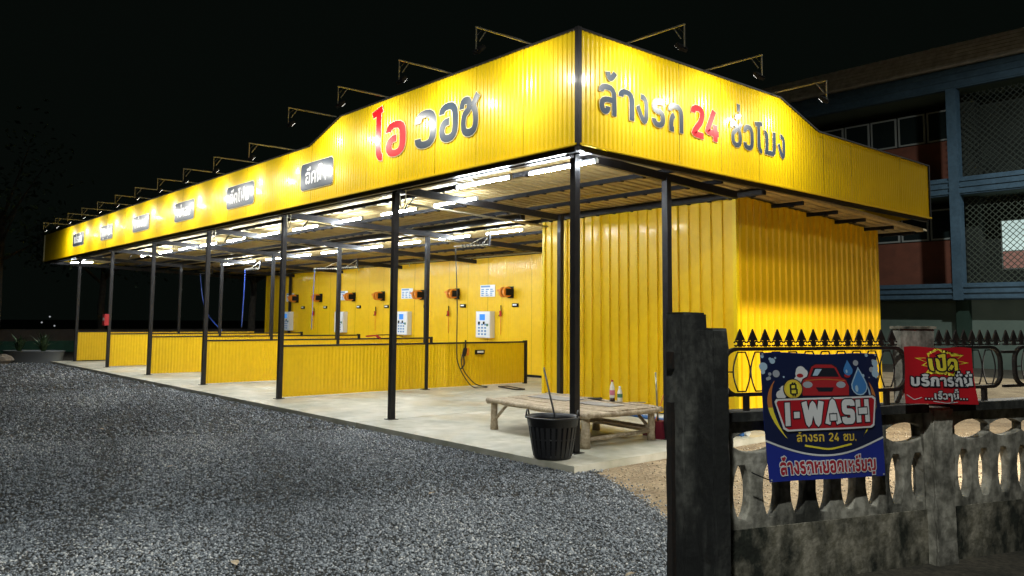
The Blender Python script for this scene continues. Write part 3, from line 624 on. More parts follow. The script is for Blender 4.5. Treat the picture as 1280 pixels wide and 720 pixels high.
# hose booms under the ceiling
def boom(loc, rz, hose_pts, hmat, label, r=.012):
    t = empty('hose_boom', loc, rz, label, 'hose boom', 'swivel hose booms under the roof')
    b = MB(); b.bar((0, 0, 0), (0, 0, -.28), .04); b.build('pivot', M['black'], t)
    b = MB(); b.bar((0, 0, -.26), (-1.25, 0, -.22), .028); b.build('arm', M['galv_bar'], t)
    b = MB(); b.bar((0, 0, -.03), (-.75, 0, -.23), .018); b.bar((0, 0, -.05), (-.4, .12, -.24), .016); b.build('stay', M['galv_bar'], t)
    b = MB(); pts = [(-.1 - .9 * k / 30 + 0, .05 * math.sin(k * 1.6), -.24 + .055 * math.cos(k * 1.6)) for k in range(31)]; b.tube(pts, .009, 5); b.build('coiled_hose', M['rubber'], t)
    MB().tube(hose_pts, r, 7).build('hanging_hose', M[hmat], t); return t
def curve(pts, n=8):
    P = [Vector(p) for p in pts]; out = []
    for i in range(len(P) - 1):
        p0 = P[max(i - 1, 0)]; p1 = P[i]; p2 = P[i + 1]; p3 = P[min(i + 2, len(P) - 1)]
        for k in range(n):
            t = k / n; out.append(.5 * ((2 * p1) + (p2 - p0) * t + (2 * p0 - 5 * p1 + 4 * p2 - p3) * t * t + (3 * p1 - p0 - 3 * p2 + p3) * t ** 3))
    out.append(P[-1]); return out
bz = roofz(5.2) - .12
boom((-6.72, 4.2, bz), 0, curve([(-1.2, 0, -.25), (-1.15, .03, -1.5), (-1.13, .02, -2.44), (-1.12, .05, -2.8), (-1.1, .25, -3.15), (-1.05, .46, -bz + .02), (-1.0, .80, -bz + .015), (-1.04, .5, -bz + .09), (-1.1, .27, -3.06), (-1.16, .18, -2.83), (-1.20, .24, -2.62)]), 'rubber', 'hose boom over the nearest bay with a black hose looping down to the floor', .012)
boom((-15.3, 6.0, bz - .02), 0, curve([(-1.2, 0, -.25), (-1.22, -.02, -1.2), (-1.0, -.1, -2.2)]), 'rubber', 'hose boom over the second bay with a thin dark hanging hose')
boom((-16.5, 6.0, bz - .02), math.radians(10), curve([(-1.2, 0, -.25), (-1.22, -.02, -1.2), (-1.15, -.1, -2.2)]), 'hoseblue', 'hose boom over the third bay with its hose hanging straight')
boom((-19.0, 4.5, bz + .02), 0, curve([(-1.2, 0, -.25), (-1.25, 0, -1.1), (-1.34, 0, -2.2)]), 'hoseblue', 'hose boom near the wall end with a blue hose hanging straight', .018)
boom((-23.2, 4.5, bz + .02), 0, curve([(-1.2, 0, -.25), (-.9, 0, -1.1), (-.3, .02, -1.8), (1.0, .05, -2.35)]), 'hoseblue', 'hose boom at the far end with a blue hose slanting down to a post', .02)
# spray gun on the nearest divider, its holder
dg = empty('spray_gun', (PX[2] + .06, 4.62, .82), 0, 'black and red spray gun hung on the side of the nearest divider', 'spray gun')
b = MB(); b.bar((.02, 0, .24), (.02, 0, .05), .03); b.bar((.02, 0, .06), (.03, -.06, -.12), .07, .05); b.build('lance', M['rubber'], dg)
b = MB(); b.bar((.05, .04, .06), (.05, .05, -.1), .045); b.build('handle', M['orange'], dg)
MB().tube(curve([(.03, -.06, -.12), (.03, -.04, -.3), (.02, -.12, -.4)]), .018, 6).build('hose_end', M['rubber'], dg)
dh = empty('gun_holder', (PX[2] + .03, 5.06, .78), 0, 'small black holder with a white label on the nearest divider', 'holder'); MB().box(0, .04, -.13, .13, -.05, .05).build('case', M['black_matt'], dh); MB().box(.0405, .044, -.09, .09, -.015, .03).build('label', M['wtext'], dh)
for (x, y, lb) in ((PX[3], 4.68, 'spray gun lying on the second divider rail'),):
    g2 = empty('spray_gun', (x, y, 1.03), 0, lb, 'spray gun'); MB().bar((0, -.25, .03), (0, .1, .05), .04).bar((0, .05, .05), (.02, .16, -.03), .06).build('lance', M['bred'], g2); MB().tube(curve([(0, .1, .06), (0, .5, .06), (0, .9, .02)]), .015, 6).build('hose_end', M['rubber'], g2)
# conduits hung under the roof across the bays
cd = 0
for x in (-4.9, -8.6, -12.7, -16.6, -20.4):
    b = MB(); b.tube([(x, .9, roofz(.9) - .20), (x, YM, roofz(YM) - .2), (x, 6.8, roofz(6.8) - .2)], .013, 6); b.tube([(x + .07, .9, roofz(.9) - .20), (x + .07, YM, roofz(YM) - .2), (x + .07, 6.8, roofz(6.8) - .2)], .013, 6); b.build('conduit', M['galv_bar'], canopy)
    b = MB(); b.tube(curve([(x, .9, roofz(.9) - .2), (x + .08, .8, roofz(.9) - .34), (x + .18, .85, roofz(.9) - .2), (x + .1, .95, roofz(.9) - .12)]), .012, 5); b.build('cable_loop', M['rubber'], canopy)
for (x, y) in ((-3.9, .16), (-7.9, .2), (-11.7, .2), (-4.6, .5)):
    MB().tube(curve([(x - .08, y, 3.5), (x - .07, y, 3.3), (x, y, 3.23), (x + .07, y, 3.3), (x + .08, y, 3.5)]), .011, 6).build('cable_loop', M['galv_bar'], canopy)
# red box on the second far post
rb_ = empty('red_box', (PX[5] + .0, PY - .045, 1.42), 0, 'small red box fixed on the second post from the far left', 'box')
MB().box(-.1, .12, -.12, 0, -.17, .17).build('case', M['bred'], rb_); MB().box(-.06, .08, -.125, -.1205, -.02, .06).build('label', M['wtext'], rb_)

# ------------------------------------------------------------------ bench, basket, bottles and tools
bench = empty('wooden_bench', (-1.4, 1.3, 0), 0, 'low weathered wooden platform bench made of rough branches behind the corner post', 'bench')
BL = [(-2.45, .72), (-.36, .50), (-.30, 1.78), (-2.62, 2.06)]
def bl(u, v): 
    a = Vector(BL[0]).lerp(Vector(BL[1]), u); c = Vector(BL[3]).lerp(Vector(BL[2]), u); p = a.lerp(c, v); return p - Vector((-1.4, 1.3))
for i in range(14):
    v0 = i / 14 + .004; v1 = (i + 1) / 14 - .004; b = MB(); pts = [bl(0, v0), bl(1, v0), bl(1, v1), bl(0, v1)]; zt = .425 + R.uniform(-.004, .005)
    n0 = [(p.x, p.y, zt) for p in pts]; n1 = [(p.x, p.y, zt - .02) for p in pts]; b.quad(n0); b.quad(n1[::-1])
    for k in range(4): b.quad([n1[k], n1[(k + 1) % 4], n0[(k + 1) % 4], n0[k]])
    b.build('slat', M['wood'], bench)
for (u0, v0, u1, v1) in ((-.02, 0, 1.03, 0), (-.02, 1, 1.03, 1)):
    a = bl(u0, v0); c = bl(u1, v1); n = 14; pts = [(a.lerp(c, k / n).x, a.lerp(c, k / n).y, .40 + R.uniform(-.008, .008)) for k in range(n + 1)]
    MB().tube(pts, [.035 + R.uniform(-.004, .005) for _ in pts], 9).build('edge_pole', M['wood'], bench)
for (u0, v0, u1, v1) in ((0, -.02, 0, 1.02), (1, -.02, 1, 1.02)):
    a = bl(u0, v0); c = bl(u1, v1); n = 8; pts = [(a.lerp(c, k / n).x, a.lerp(c, k / n).y, .385 + R.uniform(-.006, .006)) for k in range(n + 1)]
    MB().tube(pts, .032, 8).build('edge_pole', M['wood'], bench)
for u, v in ((.03, .04), (.97, .04), (.97, .96), (.03, .96), (.5, .96)):
    p = bl(u, v); rr = .05 if (u, v) != (.97, .04) else .06
    MB().tube([(p.x + R.uniform(-.01, .01), p.y, z) for z in (0, .1, .2, .3, .385)], [rr * 1.15, rr, rr * .95, rr * .9, rr * .9], 10).build('leg', M['wood'], bench)
    c = bl(.5, .5); d = (c - p); d.x = math.copysign(.30, d.x) if u != .5 else .25; d.y = 0
    MB().tube([(p.x, p.y, .12), (p.x + d.x, p.y + d.y, .38)], .022, 7).build('brace', M['wood'], bench)
a = bl(.97, .04); c = bl(.97, .96); MB().tube([(a.x, a.y, .1), (c.x, c.y, .12)], .025, 7).build('stretcher', M['wood'], bench)
a = bl(.97, .96); c = bl(.03, .96); MB().tube([(a.x, a.y, .16), (c.x, c.y, .16)], .022, 7).build('stretcher', M['wood'], bench)
b = MB(); 
for (u, v, s) in ((.30, .62, .3), (.72, .62, .24)):
    p = bl(u, v); b.box(p.x - s * 1.3, p.x + s * 1.3, p.y - s * .6, p.y + s * .6, .4325, .439)
ob = b.build('cardboard_sheet', M['woodgrey']); ob.location = (-1.4, 1.3, 0); tag(ob, 'flat grey cardboard sheets lying on the wooden bench', 'cardboard')
pln = empty('plank', (-1.3, 1.9, 0), 0, 'pale plank lying on the slab under the bench', 'plank'); MB().bar((-.75, 0, .12), (.85, -.15, .12), .14, .02).build('board', M['wood'], pln)
# bottles on the bench
def bottle(x, y, h, lab_, drink, label):
    t = empty('drink_bottle', (x, y, .44), 0, label, 'bottle')
    MB().lathe([(0, 0), (.034, 0), (.036, .02), (.036, h * .55), (.03, h * .7), (.014, h * .88), (.014, h * .93)], n=14).build('bottle_body', M['clear'], t)
    MB().lathe([(.0372, h * .30), (.0375, h * .31), (.0375, h * .52), (.0372, h * .53)], n=14).build('bottle_label', M[lab_], t)
    MB().lathe([(.016, h * .92), (.016, h), (0, h)], n=10).build('cap', M['bred' if drink else 'wtext'], t)
    if drink: MB().lathe([(0, .002), (.0368, .002), (.0368, h * .18), (0, h * .18)], n=14).build('drink', M['cola'], t)
bottle(-1.03, 1.72, .29, 'pink', True, 'taller plastic bottle with pink label and dark drink on the bench')
bottle(-.91, 1.74, .21, 'pgreen', False, 'shorter plastic bottle with green label on the bench')
MB().bar((-.72, 1.70, .455), (-.48, 1.76, .47), .02, .012).build('stick', M['wood']); o = bpy.data.objects['stick']; tag(o, 'short pale stick lying on the bench beside the bottles', 'stick')
cl_ = MB().quad([(-1.5, 1.75, .444), (-1.28, 1.70, .446), (-1.26, 1.80, .452), (-1.36, 1.86, .462), (-1.52, 1.84, .446)]); cl_.box(-1.5, -1.3, 1.73, 1.8, .441, .452); o = cl_.build('dark_rag', M['black_matt']); tag(o, 'small dark rag lying on the bench', 'rag')
# basket
bk = empty('laundry_basket', (-.20, -.20, 0), 0, 'black plastic basket with ribbed sides and two handles at the corner post', 'basket')
def rad(z): return .205 + (.285 - .205) * (z / .46) ** .8
NB = 26
b = MB()
for k in range(NB):
    a = 2 * math.pi * k / NB; wv = .013
    pts = [(rad(z) * math.cos(a), rad(z) * math.sin(a), z) for z in (.03, .12, .22, .32, .385)]
    for p, q_ in zip(pts[:-1], pts[1:]): b.bar(p, q_, .045 if p[2] < .05 else .040, .008, (math.cos(a), math.sin(a), 0))
b.build('rib', M['rubber'], bk)['kind'] = 'stuff'
MB().lathe([(0, .004), (.205, .004), (.21, .045), (.203, .045), (.198, .012), (0, .012)], n=32).build('base', M['rubber'], bk)
MB().lathe([(rad(.36), .36), (rad(.36) + .008, .36), (rad(.44) + .01, .44), (rad(.46) + .028, .445), (rad(.46) + .03, .462), (rad(.46), .465), (rad(.36) - .006, .36), (rad(.36), .36)], n=40).build('rim', M['rubber'], bk)
MB().lathe([(rad(.22), .215), (rad(.22) + .006, .22), (rad(.22), .232)], n=32).build('hoop', M['rubber'], bk)
MB().lathe([(rad(.05) - .012, .05), (rad(.35) - .012, .35)], n=32).build('liner', M['black_matt'], bk)
for a in (math.radians(215), math.radians(35)):
    cx, cy = math.cos(a) * .29, math.sin(a) * .29; tx, ty = -math.sin(a), math.cos(a)
    MB().tube([(cx + tx * .07 * math.cos(q_), cy + ty * .07 * math.cos(q_), .455 + .075 * math.sin(q_)) for q_ in [math.pi * k / 10 for k in range(11)]], .010, 7).build('handle', M['rubber'], bk)
mop = empty('broom', (-.15, -.10, .1), 0, 'thin dark broom handle with a pale tip standing in the black basket', 'broom')
MB().tube([(0.0, 0, 0), (-.36, .06, .85)], .011, 8).build('stick_shaft', M['rubber'], mop); MB().tube([(-.36, .06, .85), (-.372, .062, .88)], .012, 8).build('tip', M['wood'], mop)
# scoop with long handle
sh = empty('long_handled_dustpan', (-.41, 1.86, 0), 0, 'maroon plastic dustpan with long grey handle leaning by the right post', 'dustpan')
b = MB(); o3 = [(-.11, 0, 0), (.11, 0, 0), (.12, .10, .0), (-.12, .10, .0)]; t3 = [(-.09, .03, .22), (.09, .03, .22), (.09, .09, .24), (-.09, .09, .24)]
b.quad(o3[::-1]); b.quad(t3)
for k in range(4): b.quad([o3[k], o3[(k + 1) % 4], t3[(k + 1) % 4], t3[k]])
b.build('pan', M['maroon'], sh); MB().tube([(0, .06, .22), (-.05, .10, .6), (-.09, .13, .85)], .012, 8).build('handle', M['galv_bar'], sh); MB().box(-.012, .012, -.012, 0.0, .02, .2).build('rib', M['maroon'], sh)
st = empty('broom', (-.60, 2.02, 0), 0, 'reddish brown broom stick leaning behind the maroon dustpan', 'broom'); MB().tube([(.0, 0, .02), (.16, .15, .72)], .010, 7).build('handle', M['orange'], st); MB().box(-.12, .1, -.04, .05, 0, .14).build('brush', M['maroon'], st)
pp_ = empty('water_pipe', (0, 0, 0), 0, 'blue and white plastic pipes along the foot of the storage room wall', 'pipe')
MB().tube([(-4.8, 4.02, .03), (-2.63, 3.59, .03), (-1.27, 3.28, .03), (.2, 2.95, .03)], .028, 8).build('blue_pipe', M['pvcblue'], pp_); MB().tube([(-4.8, 4.09, .04), (-2.6, 3.68, .04), (-1.25, 3.38, .04), (.22, 3.05, .04)], .04, 8).build('white_pipe', M['pvcwhite'], pp_)
sq = empty('floor_squeegee', (-7.2, 5.25, 0), math.radians(-13), 'flat squeegee frame lying on the slab beside the bench', 'squeegee'); b = MB(); b.bar((-.4, -.1, .02), (.4, -.1, .02), .03, .025); b.bar((-.4, .12, .02), (.4, .12, .02), .03, .025); b.bar((-.4, -.1, .02), (-.4, .12, .02), .03, .025); b.bar((.4, -.1, .02), (.4, .12, .02), .03, .025); b.build('frame', M['rubber'], sq)
MB().box(-.36, .36, -.06, .08, .005, .02).build('blade', M['wood'], sq)

# ------------------------------------------------------------------ roadside fence
FO = Vector((3.8918, -1.1532, 0)); FU = Vector((.3277, .9448, 0)); FN = Vector((.9448, -.3277, 0))
frz = math.atan2(FU.y, FU.x)      # local x along fence, local -y towards the camera side (FN)
def fence_thing(name, s, label, cat, group=None): p = FO + FU * s; return empty(name, (p.x, p.y, 0), frz, label, cat, group)
# in local space: x=s, y=-n
def flatcurve(name, outer, holes, thick, m_, parent, loc=(0, 0, 0), bevel=.006):
    cu = bpy.data.curves.new(name, 'CURVE'); cu.dimensions = '2D'; cu.fill_mode = 'BOTH'; cu.extrude = thick / 2 - bevel; cu.bevel_depth = bevel; cu.bevel_resolution = 1; cu.offset = -bevel
    for pts in [outer] + holes:
        sp = cu.splines.new('POLY'); sp.points.add(len(pts) - 1); sp.use_cyclic_u = True
        for k, (x, y) in enumerate(pts): sp.points[k].co = (x, y, 0, 1)
    tmp = bpy.data.objects.new('tmp', cu); COL.objects.link(tmp); bpy.context.view_layer.update(); dg_ = bpy.context.evaluated_depsgraph_get()
    me = bpy.data.meshes.new_from_object(tmp.evaluated_get(dg_)); bpy.data.objects.remove(tmp); me.name = name; me.materials.clear(); me.materials.append(m_)
    o = link(name, me, parent); o.rotation_euler = (math.pi / 2, 0, 0); o.location = loc; return o
def lens(cx, cz, w_, h, clip=.86, horiz=False):
    pts = []; n = 9
    for sgn in (1, -1):
        for k in range(n):
            t = (-1 + 2 * k / (n - 1)) * sgn; p = (sgn * w_ / 2 * (1 - .60 * abs(t) ** 2.3), t * h / 2); pts.append(p)
    pts = [(x, y) for x, y in pts]
    return [(cx + (y if horiz else x), cz + (x if horiz else y)) for x, y in pts]
def fence_panel(s0, s1, ovals, hs, label):
    t = fence_thing('balustrade_wall', s0, label, 'garden wall', 'concrete balustrade wall sections')
    w_ = s1 - s0
    hl = [lens(c - s0, .795, .135, .34, .93, True) for c in ovals] + [lens(c - s0, .49, .125, .325, .9) for c in hs]
    flatcurve('balustrade_panel', [(0, GZ - .1), (w_, GZ - .1), (w_, .93), (0, .93)], hl, .075, M['oldconc'], t, (0, .05, 0))
    MB().box(0, w_, -.04, .14, .93, .985).build('coping', M['pillar'], t)
    MB().box(0, w_, .002, .12, GZ - .1, .27).build('plinth', M['mossconc'], t)
    return t
fence_panel(-1.33, .46, [-.96, -.52, -.1, .29], [-1.075, -.85, -.635, -.43, -.22, -.01, .20, .40], 'mossy grey concrete balustrade wall section under the blue banner')
fence_panel(.66, 3.0, [.93, 1.27, 1.61, 1.95, 2.3, 2.65], [.84 + .2 * k for k in range(11)], 'mossy grey concrete balustrade wall section right of the red banner')
def pillar(s, w_, d, z1, n_off, label, m_='pillar'):
    t = fence_thing('concrete_pillar', s, label, 'pillar', 'concrete fence pillars'); bm = bmesh.new(); bmesh.ops.create_cube(bm, size=1)
    bmesh.ops.scale(bm, vec=(w_, d, z1 - GZ + .1), verts=bm.verts); bmesh.ops.translate(bm, vec=(0, n_off, (z1 + GZ - .1) / 2), verts=bm.verts)
    bmesh.ops.bevel(bm, geom=bm.edges[:], offset=.012, segments=2, affect='EDGES'); bmesh.ops.subdivide_edges(bm, edges=[e for e in bm.edges if e.calc_length() > .5], cuts=14)
    for v in bm.verts: v.co += Vector((R.uniform(-.005, .005), R.uniform(-.005, .005), R.uniform(-.004, .004)))
    me = bpy.data.meshes.new('pillar_body'); bm.to_mesh(me); bm.free(); me.materials.append(M[m_]); link('pillar_body', me, t); return t
pillar(-1.497, .172, .2, 1.597, -.02, 'taller black stained concrete gate pillar at the left end of the fence')
pl2 = pillar(-1.438, .115, .17, 1.505, -.205, 'shorter dark grey concrete pillar right beside the tall gate pillar')
pl3 = pillar(.56, .2, .19, .96, .03, 'stained concrete pillar under the red banner', 'oldconc')
cb = fence_thing('concrete_block', .50, 'grey concrete block standing on the wall behind the red banner', 'block')
MB().box(-.17, .15, .06, .135, .987, 1.50).build('block_body', M['oldconc'], cb); MB().box(-.18, .16, .05, .145, 1.501, 1.52).build('cap', M['mossconc'], cb)
hg = fence_thing('gate_hinge', -1.612, 'black steel hinge bracket on the left side of the tall pillar', 'bracket'); b = MB(); b.box(.003, .029, -.03, .02, 1.26, 1.36); b.box(.003, .029, -.03, .02, GZ, 1.06); b.build('plate', M['iron'], hg)
# ornamental iron fence
def iron_section(s0, s1, label, xs0=.26, sp_p=.098):
    t = fence_thing('iron_railing', s0, label, 'railing', 'iron railing sections'); w_ = s1 - s0; r = .10; z0, z1 = 1.085, 1.37; n_ = .04
    pts = []
    for cx, cz, a0 in ((w_ - .02 - r, z1 - r, 0), (.13 + r, z1 - r, 90), (.13 + r, z0 + r, 180), (w_ - .02 - r, z0 + r, 270)):
        for k in range(6): a = math.radians(a0 + 18 * k); pts.append((cx + r * math.cos(a), n_, cz + r * math.sin(a)))
    pts.append(pts[0]); b = MB()
    for p, q_ in zip(pts[:-1], pts[1:]): b.bar(p, q_, .022, .026, (0, 1, 0))
    b.build('frame', M['iron'], t)
    b = MB(); b.bar((0, n_, 1.335), (.135, n_, 1.335), .02); b.bar((0, n_, 1.085), (.2, n_, 1.085), .02); b.build('end_bar', M['iron'], t)
    x = xs0; sw = MB()
    while x < w_ - .05:
        b = MB(); sp_ = [(-.011, 1.383), (.011, 1.383), (.012, 1.425), (.036, 1.424), (0, 1.497), (-.036, 1.424), (-.012, 1.425)]
        f0 = [(x + p[0], n_ - .006, p[1]) for p in sp_]; f1 = [(x + p[0], n_ + .006, p[1]) for p in sp_]; b.quad(f0); b.quad(f1[::-1])
        for i in range(7): b.quad([f1[i], f1[(i + 1) % 7], f0[(i + 1) % 7], f0[i]])
        b.build('spearhead', M['iron'], t)
        for sg in (-1, 1):
            sw.tube([(x + sg * (.031 + .015 * math.cos(a)), n_, 1.404 + .015 * math.sin(a)) for a in [math.radians(20 + 30 * j) for j in range(11)]], .0055, 5)
        x += sp_p
    sw.build('scrollwork', M['iron'], t)['kind'] = 'stuff'
    x = .27
    while x < w_ - .12:
        b = MB()
        for sg in (-1, 1):
            pts = [(x + sg * (.03 + .035 * math.sin(math.pi * j / 8)), n_, z0 + .02 + (z1 - z0 - .04) * j / 8) for j in range(9)]; b.tube(pts, .005, 5)
        b.bar((x - .03, n_, z0 + .02), (x + .03, n_, z0 + .02), .008); b.bar((x - .03, n_, z1 - .02), (x + .03, n_, z1 - .02), .008)
        b.build('oval_bar', M['iron'], t); x += .135
    b = MB(); b.bar((.14, n_ + .001, 1.228), (.2, n_ + .001, 1.228), .008); b.build('link_bar', M['iron'], t)
    MB().bar((.3, n_, .98), (.3, n_, 1.08), .03).build('foot', M['iron'], t); MB().bar((w_ - .2, n_, .98), (w_ - .2, n_, 1.08), .03).build('foot', M['iron'], t)
iron_section(-1.31, .36, 'black ornamental iron railing with spearheads behind the blue banner')
iron_section(.62, 1.30, 'short iron railing section with spearheads right of the red banner', .05, .082); iron_section(1.30, 3.0, 'iron railing section with spearheads at the right edge', .05, .082)

# ------------------------------------------------------------------ banners: cloth grid + printed layers that follow it
class Cloth:
    def __init__(s, corners, n_off, amp, seed, px):   # corners TL,TR,BR,BL as (s,z)
        s.c = corners; s.n = n_off; s.amp = amp; s.ph = seed; s.px = px
    def uv(s, X, Y): return ((X) / s.px[0], Y / s.px[1])
    def P(s, X, Y, lift=0):
        u, v = s.uv(X, Y); TL, TR, BR, BL = [Vector(q_) for q_ in s.c]; a = TL.lerp(TR, u); b_ = BL.lerp(BR, u); p = a.lerp(b_, v)
        wv = s.amp * (math.sin(u * 9 + s.ph + v * 1.5) * .6 + math.sin(u * 4.1 - v * 5.5 + s.ph) * .5 + .6 * math.sin(v * 13 + u * 2) * max(0, v - .6))
        p.y += s.amp * .5 * math.sin(u * math.pi * 3) * (1 if v < .03 else 0)
        q_ = FO + FU * p.x + FN * (s.n + wv + lift); return Vector((q_.x, q_.y, p.y))
def cloth_obj(cl, root, org, m_, nx=28, ny=22):
    b = MB(); v = []; f = []
    for j in range(ny + 1):
        for i in range(nx + 1): v.append(tuple(cl.P(cl.px[0] * i / nx, cl.px[1] * j / ny) - org))
    for j in range(ny):
        for i in range(nx): a = j * (nx + 1) + i; f.append((a, a + nx + 1, a + nx + 2, a + 1))
    b.v = v; b.f = f; b.smooth = [True] * len(f); return b.build('cloth', m_, root)
def poly_print(cl, root, org, pts, lay, m_, name, maxe=34):
    bm = bmesh.new(); vs = [bm.verts.new((x, y, 0)) for x, y in pts]; bm.faces.new(vs); bmesh.ops.triangulate(bm, faces=bm.faces[:])
    for _ in range(7):
        es = [e for e in bm.edges if e.calc_length() > maxe]
        if not es: break
        bmesh.ops.subdivide_edges(bm, edges=es, cuts=1); bmesh.ops.triangulate(bm, faces=bm.faces[:])
    for v in bm.verts: v.co = cl.P(v.co.x, v.co.y, lay * .0011) - org
    for f in bm.faces:
        f.smooth = True
    me = bpy.data.meshes.new(name); bm.to_mesh(me); bm.free(); me.materials.append(m_); return link(name, me, root)
def stroke_print(cl, root, org, paths, t, lay, m_, name, r=30):
    b = MB()
    for p in paths:
        rb = ribbon(roundpath(p, r), t)
        for i in range(len(rb) - 1):
            a, b_ = rb[i]; c, d = rb[i + 1]; b.quad([cl.P(*a, lay * .0011) - org, cl.P(*c, lay * .0011) - org, cl.P(*d, lay * .0011) - org, cl.P(*b_, lay * .0011) - org])
    return b.build(name, m_, root)
def text_print(cl, root, org, text, x0, x1, ybase, h, t, lay, m_, name='lettering', out=None, slant=0, r=.2):
    gl, wd_ = glyph_strokes(text); sx = (x1 - x0) / wd_
    def run(tt, ly, mm, nm, grow):
        b = MB()
        for i, g_ in enumerate(gl): add_strokes(b, g_, lambda x, y, d: cl.P(x0 + x * sx, ybase - y * h + slant * x, d) - org, tt, None, ly * .0011 + (i % 4) * .00008, grow, r)
        return b.build(nm, mm, root)
    if out: run(t + out[0], lay - .5, out[1], 'letter_outline', out[0] / 2)
    return run(t, lay, m_, name, 0)
def circ(cx, cy, r, n=14, ry=None): return [(cx + r * math.cos(2 * math.pi * k / n), cy + (ry or r) * math.sin(2 * math.pi * k / n)) for k in range(n)]
bo = FO + FU * -.53 + FN * .08; org = Vector((bo.x, bo.y, .95))
ban = empty('blue_banner', org, 0, 'blue car wash banner with a red car picture tied to the iron railing', 'banner')
K = Cloth([(-1.013, 1.352), (-.045, 1.335), (-.005, .542), (-.955, .565)], .09, .011, 1.2, (600, 610))
cloth_obj(K, ban, org, M['bannerblue'])
arc = [(600 * k / 16, 412 + 78 * math.sin(math.pi * k / 16)) for k in range(17)]
poly_print(K, ban, org, [(2, 3), (598, 3)] + arc[::-1], 1, M['navy'], 'printed_night')
stroke_print(K, ban, org, [[(600 * k / 24, 416 + 80 * math.sin(math.pi * k / 24)) for k in range(25)]], 9, 2.2, M['bwhite'], 'printed_arc')
rr = random.Random(5)
for k in range(26):
    side = k % 2; x = rr.uniform(8, 110) if side == 0 else rr.uniform(470, 592); y = rr.uniform(8, 130 if k < 18 else 200); rdd = rr.uniform(5, 21) * (1 if y < 100 else .5)
    poly_print(K, ban, org, circ(x, y, rdd), 2 + (k % 3) * .2, M['bpale' if k % 3 else 'bgrey'], 'printed_bubble')
def crescent(pts_o, pts_i): return pts_o + pts_i[::-1]
def bez(a, b_, c, n=12): a, b_, c = Vector(a), Vector(b_), Vector(c); return [tuple((1 - t) ** 2 * a + 2 * t * (1 - t) * b_ + t * t * c) for t in [k / n for k in range(n + 1)]]
for flip in (0, 1):
    fx = (lambda p: (600 - p[0], p[1])) if flip else (lambda p: p)
    o1 = bez((62, 130), (-38, 250), (112, 412)); i1 = bez((62, 130), (8, 250), (112, 412)); hl = len(o1) // 2
    poly_print(K, ban, org, [fx(p) for p in crescent(o1[:hl + 1], i1[:hl + 1])], 2, M['borange'], 'printed_swoosh'); poly_print(K, ban, org, [fx(p) for p in crescent(o1[hl:], i1[hl:])], 2, M['byel'], 'printed_swoosh')
i2 = bez((70, 150), (40, 260), (104, 380)); o2 = bez((70, 150), (12, 250), (104, 380)); poly_print(K, ban, org, [(600 - x, y) for x, y in crescent(o2, i2)], 2.5, M['bpale'], 'printed_swoosh')
for k in range(20):
    x = rr.uniform(80, 215); y = 190 - (x - 80) * .9 + rr.uniform(0, 55); y = max(60, min(200, y)); poly_print(K, ban, org, circ(x, y, rr.uniform(15, 26), 12), 3 + (k % 5) * .12, M['bwhite' if k % 4 else 'bgrey'], 'printed_foam')
car = [(198, 205), (192, 160), (205, 128), (228, 116), (250, 66), (272, 54), (350, 54), (372, 68), (392, 116), (415, 128), (428, 160), (424, 205)]
poly_print(K, ban, org, [(x + 0, y) for x, y in [(x - 4 if x < 300 else x + 4, y - 4 if y < 190 else y) for x, y in car]], 3.8, M['bdark'], 'printed_car_edge')
poly_print(K, ban, org, car, 4.2, M['bcar'], 'printed_car'); poly_print(K, ban, org, [(240, 113), (260, 70), (362, 70), (382, 113)], 4.8, M['bdark'], 'printed_windscreen'); poly_print(K, ban, org, [(252, 108), (268, 76), (300, 76), (276, 108)], 5.2, M['bpale'], 'printed_glint')
poly_print(K, ban, org, [(262, 165), (350, 165), (340, 186), (275, 186)], 4.8, M['bdark'], 'printed_grille')
for x in (222, 385): poly_print(K, ban, org, circ(x + 2, 152, 24, 14, 16), 4.9, M['bgrey'], 'printed_headlight')
for x in (190, 425): poly_print(K, ban, org, circ(x, 108, 17, 10, 10), 4.0, M['bcar'], 'printed_mirror')
stroke_print(K, ban, org, [[(215, 132), (310, 124), (410, 132)]], 4, 4.9, M['borange'], 'printed_crease')
def drop(cx, cy, r): return [(cx, cy - r * 2.1)] + [(cx + r * math.cos(a), cy + r * math.sin(a)) for a in [math.radians(-35 + 25 * k) for k in range(11)]]
poly_print(K, ban, org, drop(487, 160, 46), 4.2, M['bpale'], 'printed_drop'); poly_print(K, ban, org, drop(487, 160, 40), 4.6, M['bsky'], 'printed_drop'); poly_print(K, ban, org, circ(470, 172, 9, 8, 18), 5, M['bpale'], 'printed_glint'); poly_print(K, ban, org, drop(432, 82, 25), 4.2, M['bsky'], 'printed_drop'); poly_print(K, ban, org, circ(423, 86, 5, 8, 9), 4.7, M['bpale'], 'printed_glint')
poly_print(K, ban, org, circ(150, 172, 50, 24), 5.4, M['bdark'], 'printed_coin_edge'); poly_print(K, ban, org, circ(150, 172, 45, 24), 5.8, M['bgold'], 'printed_coin'); poly_print(K, ban, org, circ(150, 172, 36, 24), 6.2, M['byel'], 'printed_coin')
text_print(K, ban, org, 'B', 131, 171, 196, 46, .13, 6.8, M['bdark'], 'printed_symbol', r=.05)
plate = [(62, 220), (556, 208), (572, 220), (552, 355), (536, 366), (112, 376), (92, 364), (54, 232)]
ctr = (315, 292); sc_ = lambda k, kk: [(ctr[0] + (x - ctr[0]) * k, ctr[1] + (y - ctr[1]) * kk) for x, y in plate]
poly_print(K, ban, org, sc_(1.015, 1.05), 6.6, M['bdark'], 'printed_plate_edge', 24); poly_print(K, ban, org, plate, 7.0, M['bwhite'], 'printed_plate', 24); poly_print(K, ban, org, sc_(.965, .89), 7.4, M['bred'], 'printed_plate', 24)
text_print(K, ban, org, 'I-WASH', 102, 524, 350, 112, .27, 8.6, M['bwhite'], 'lettering', (.10, M['bdark']), -3, .1)
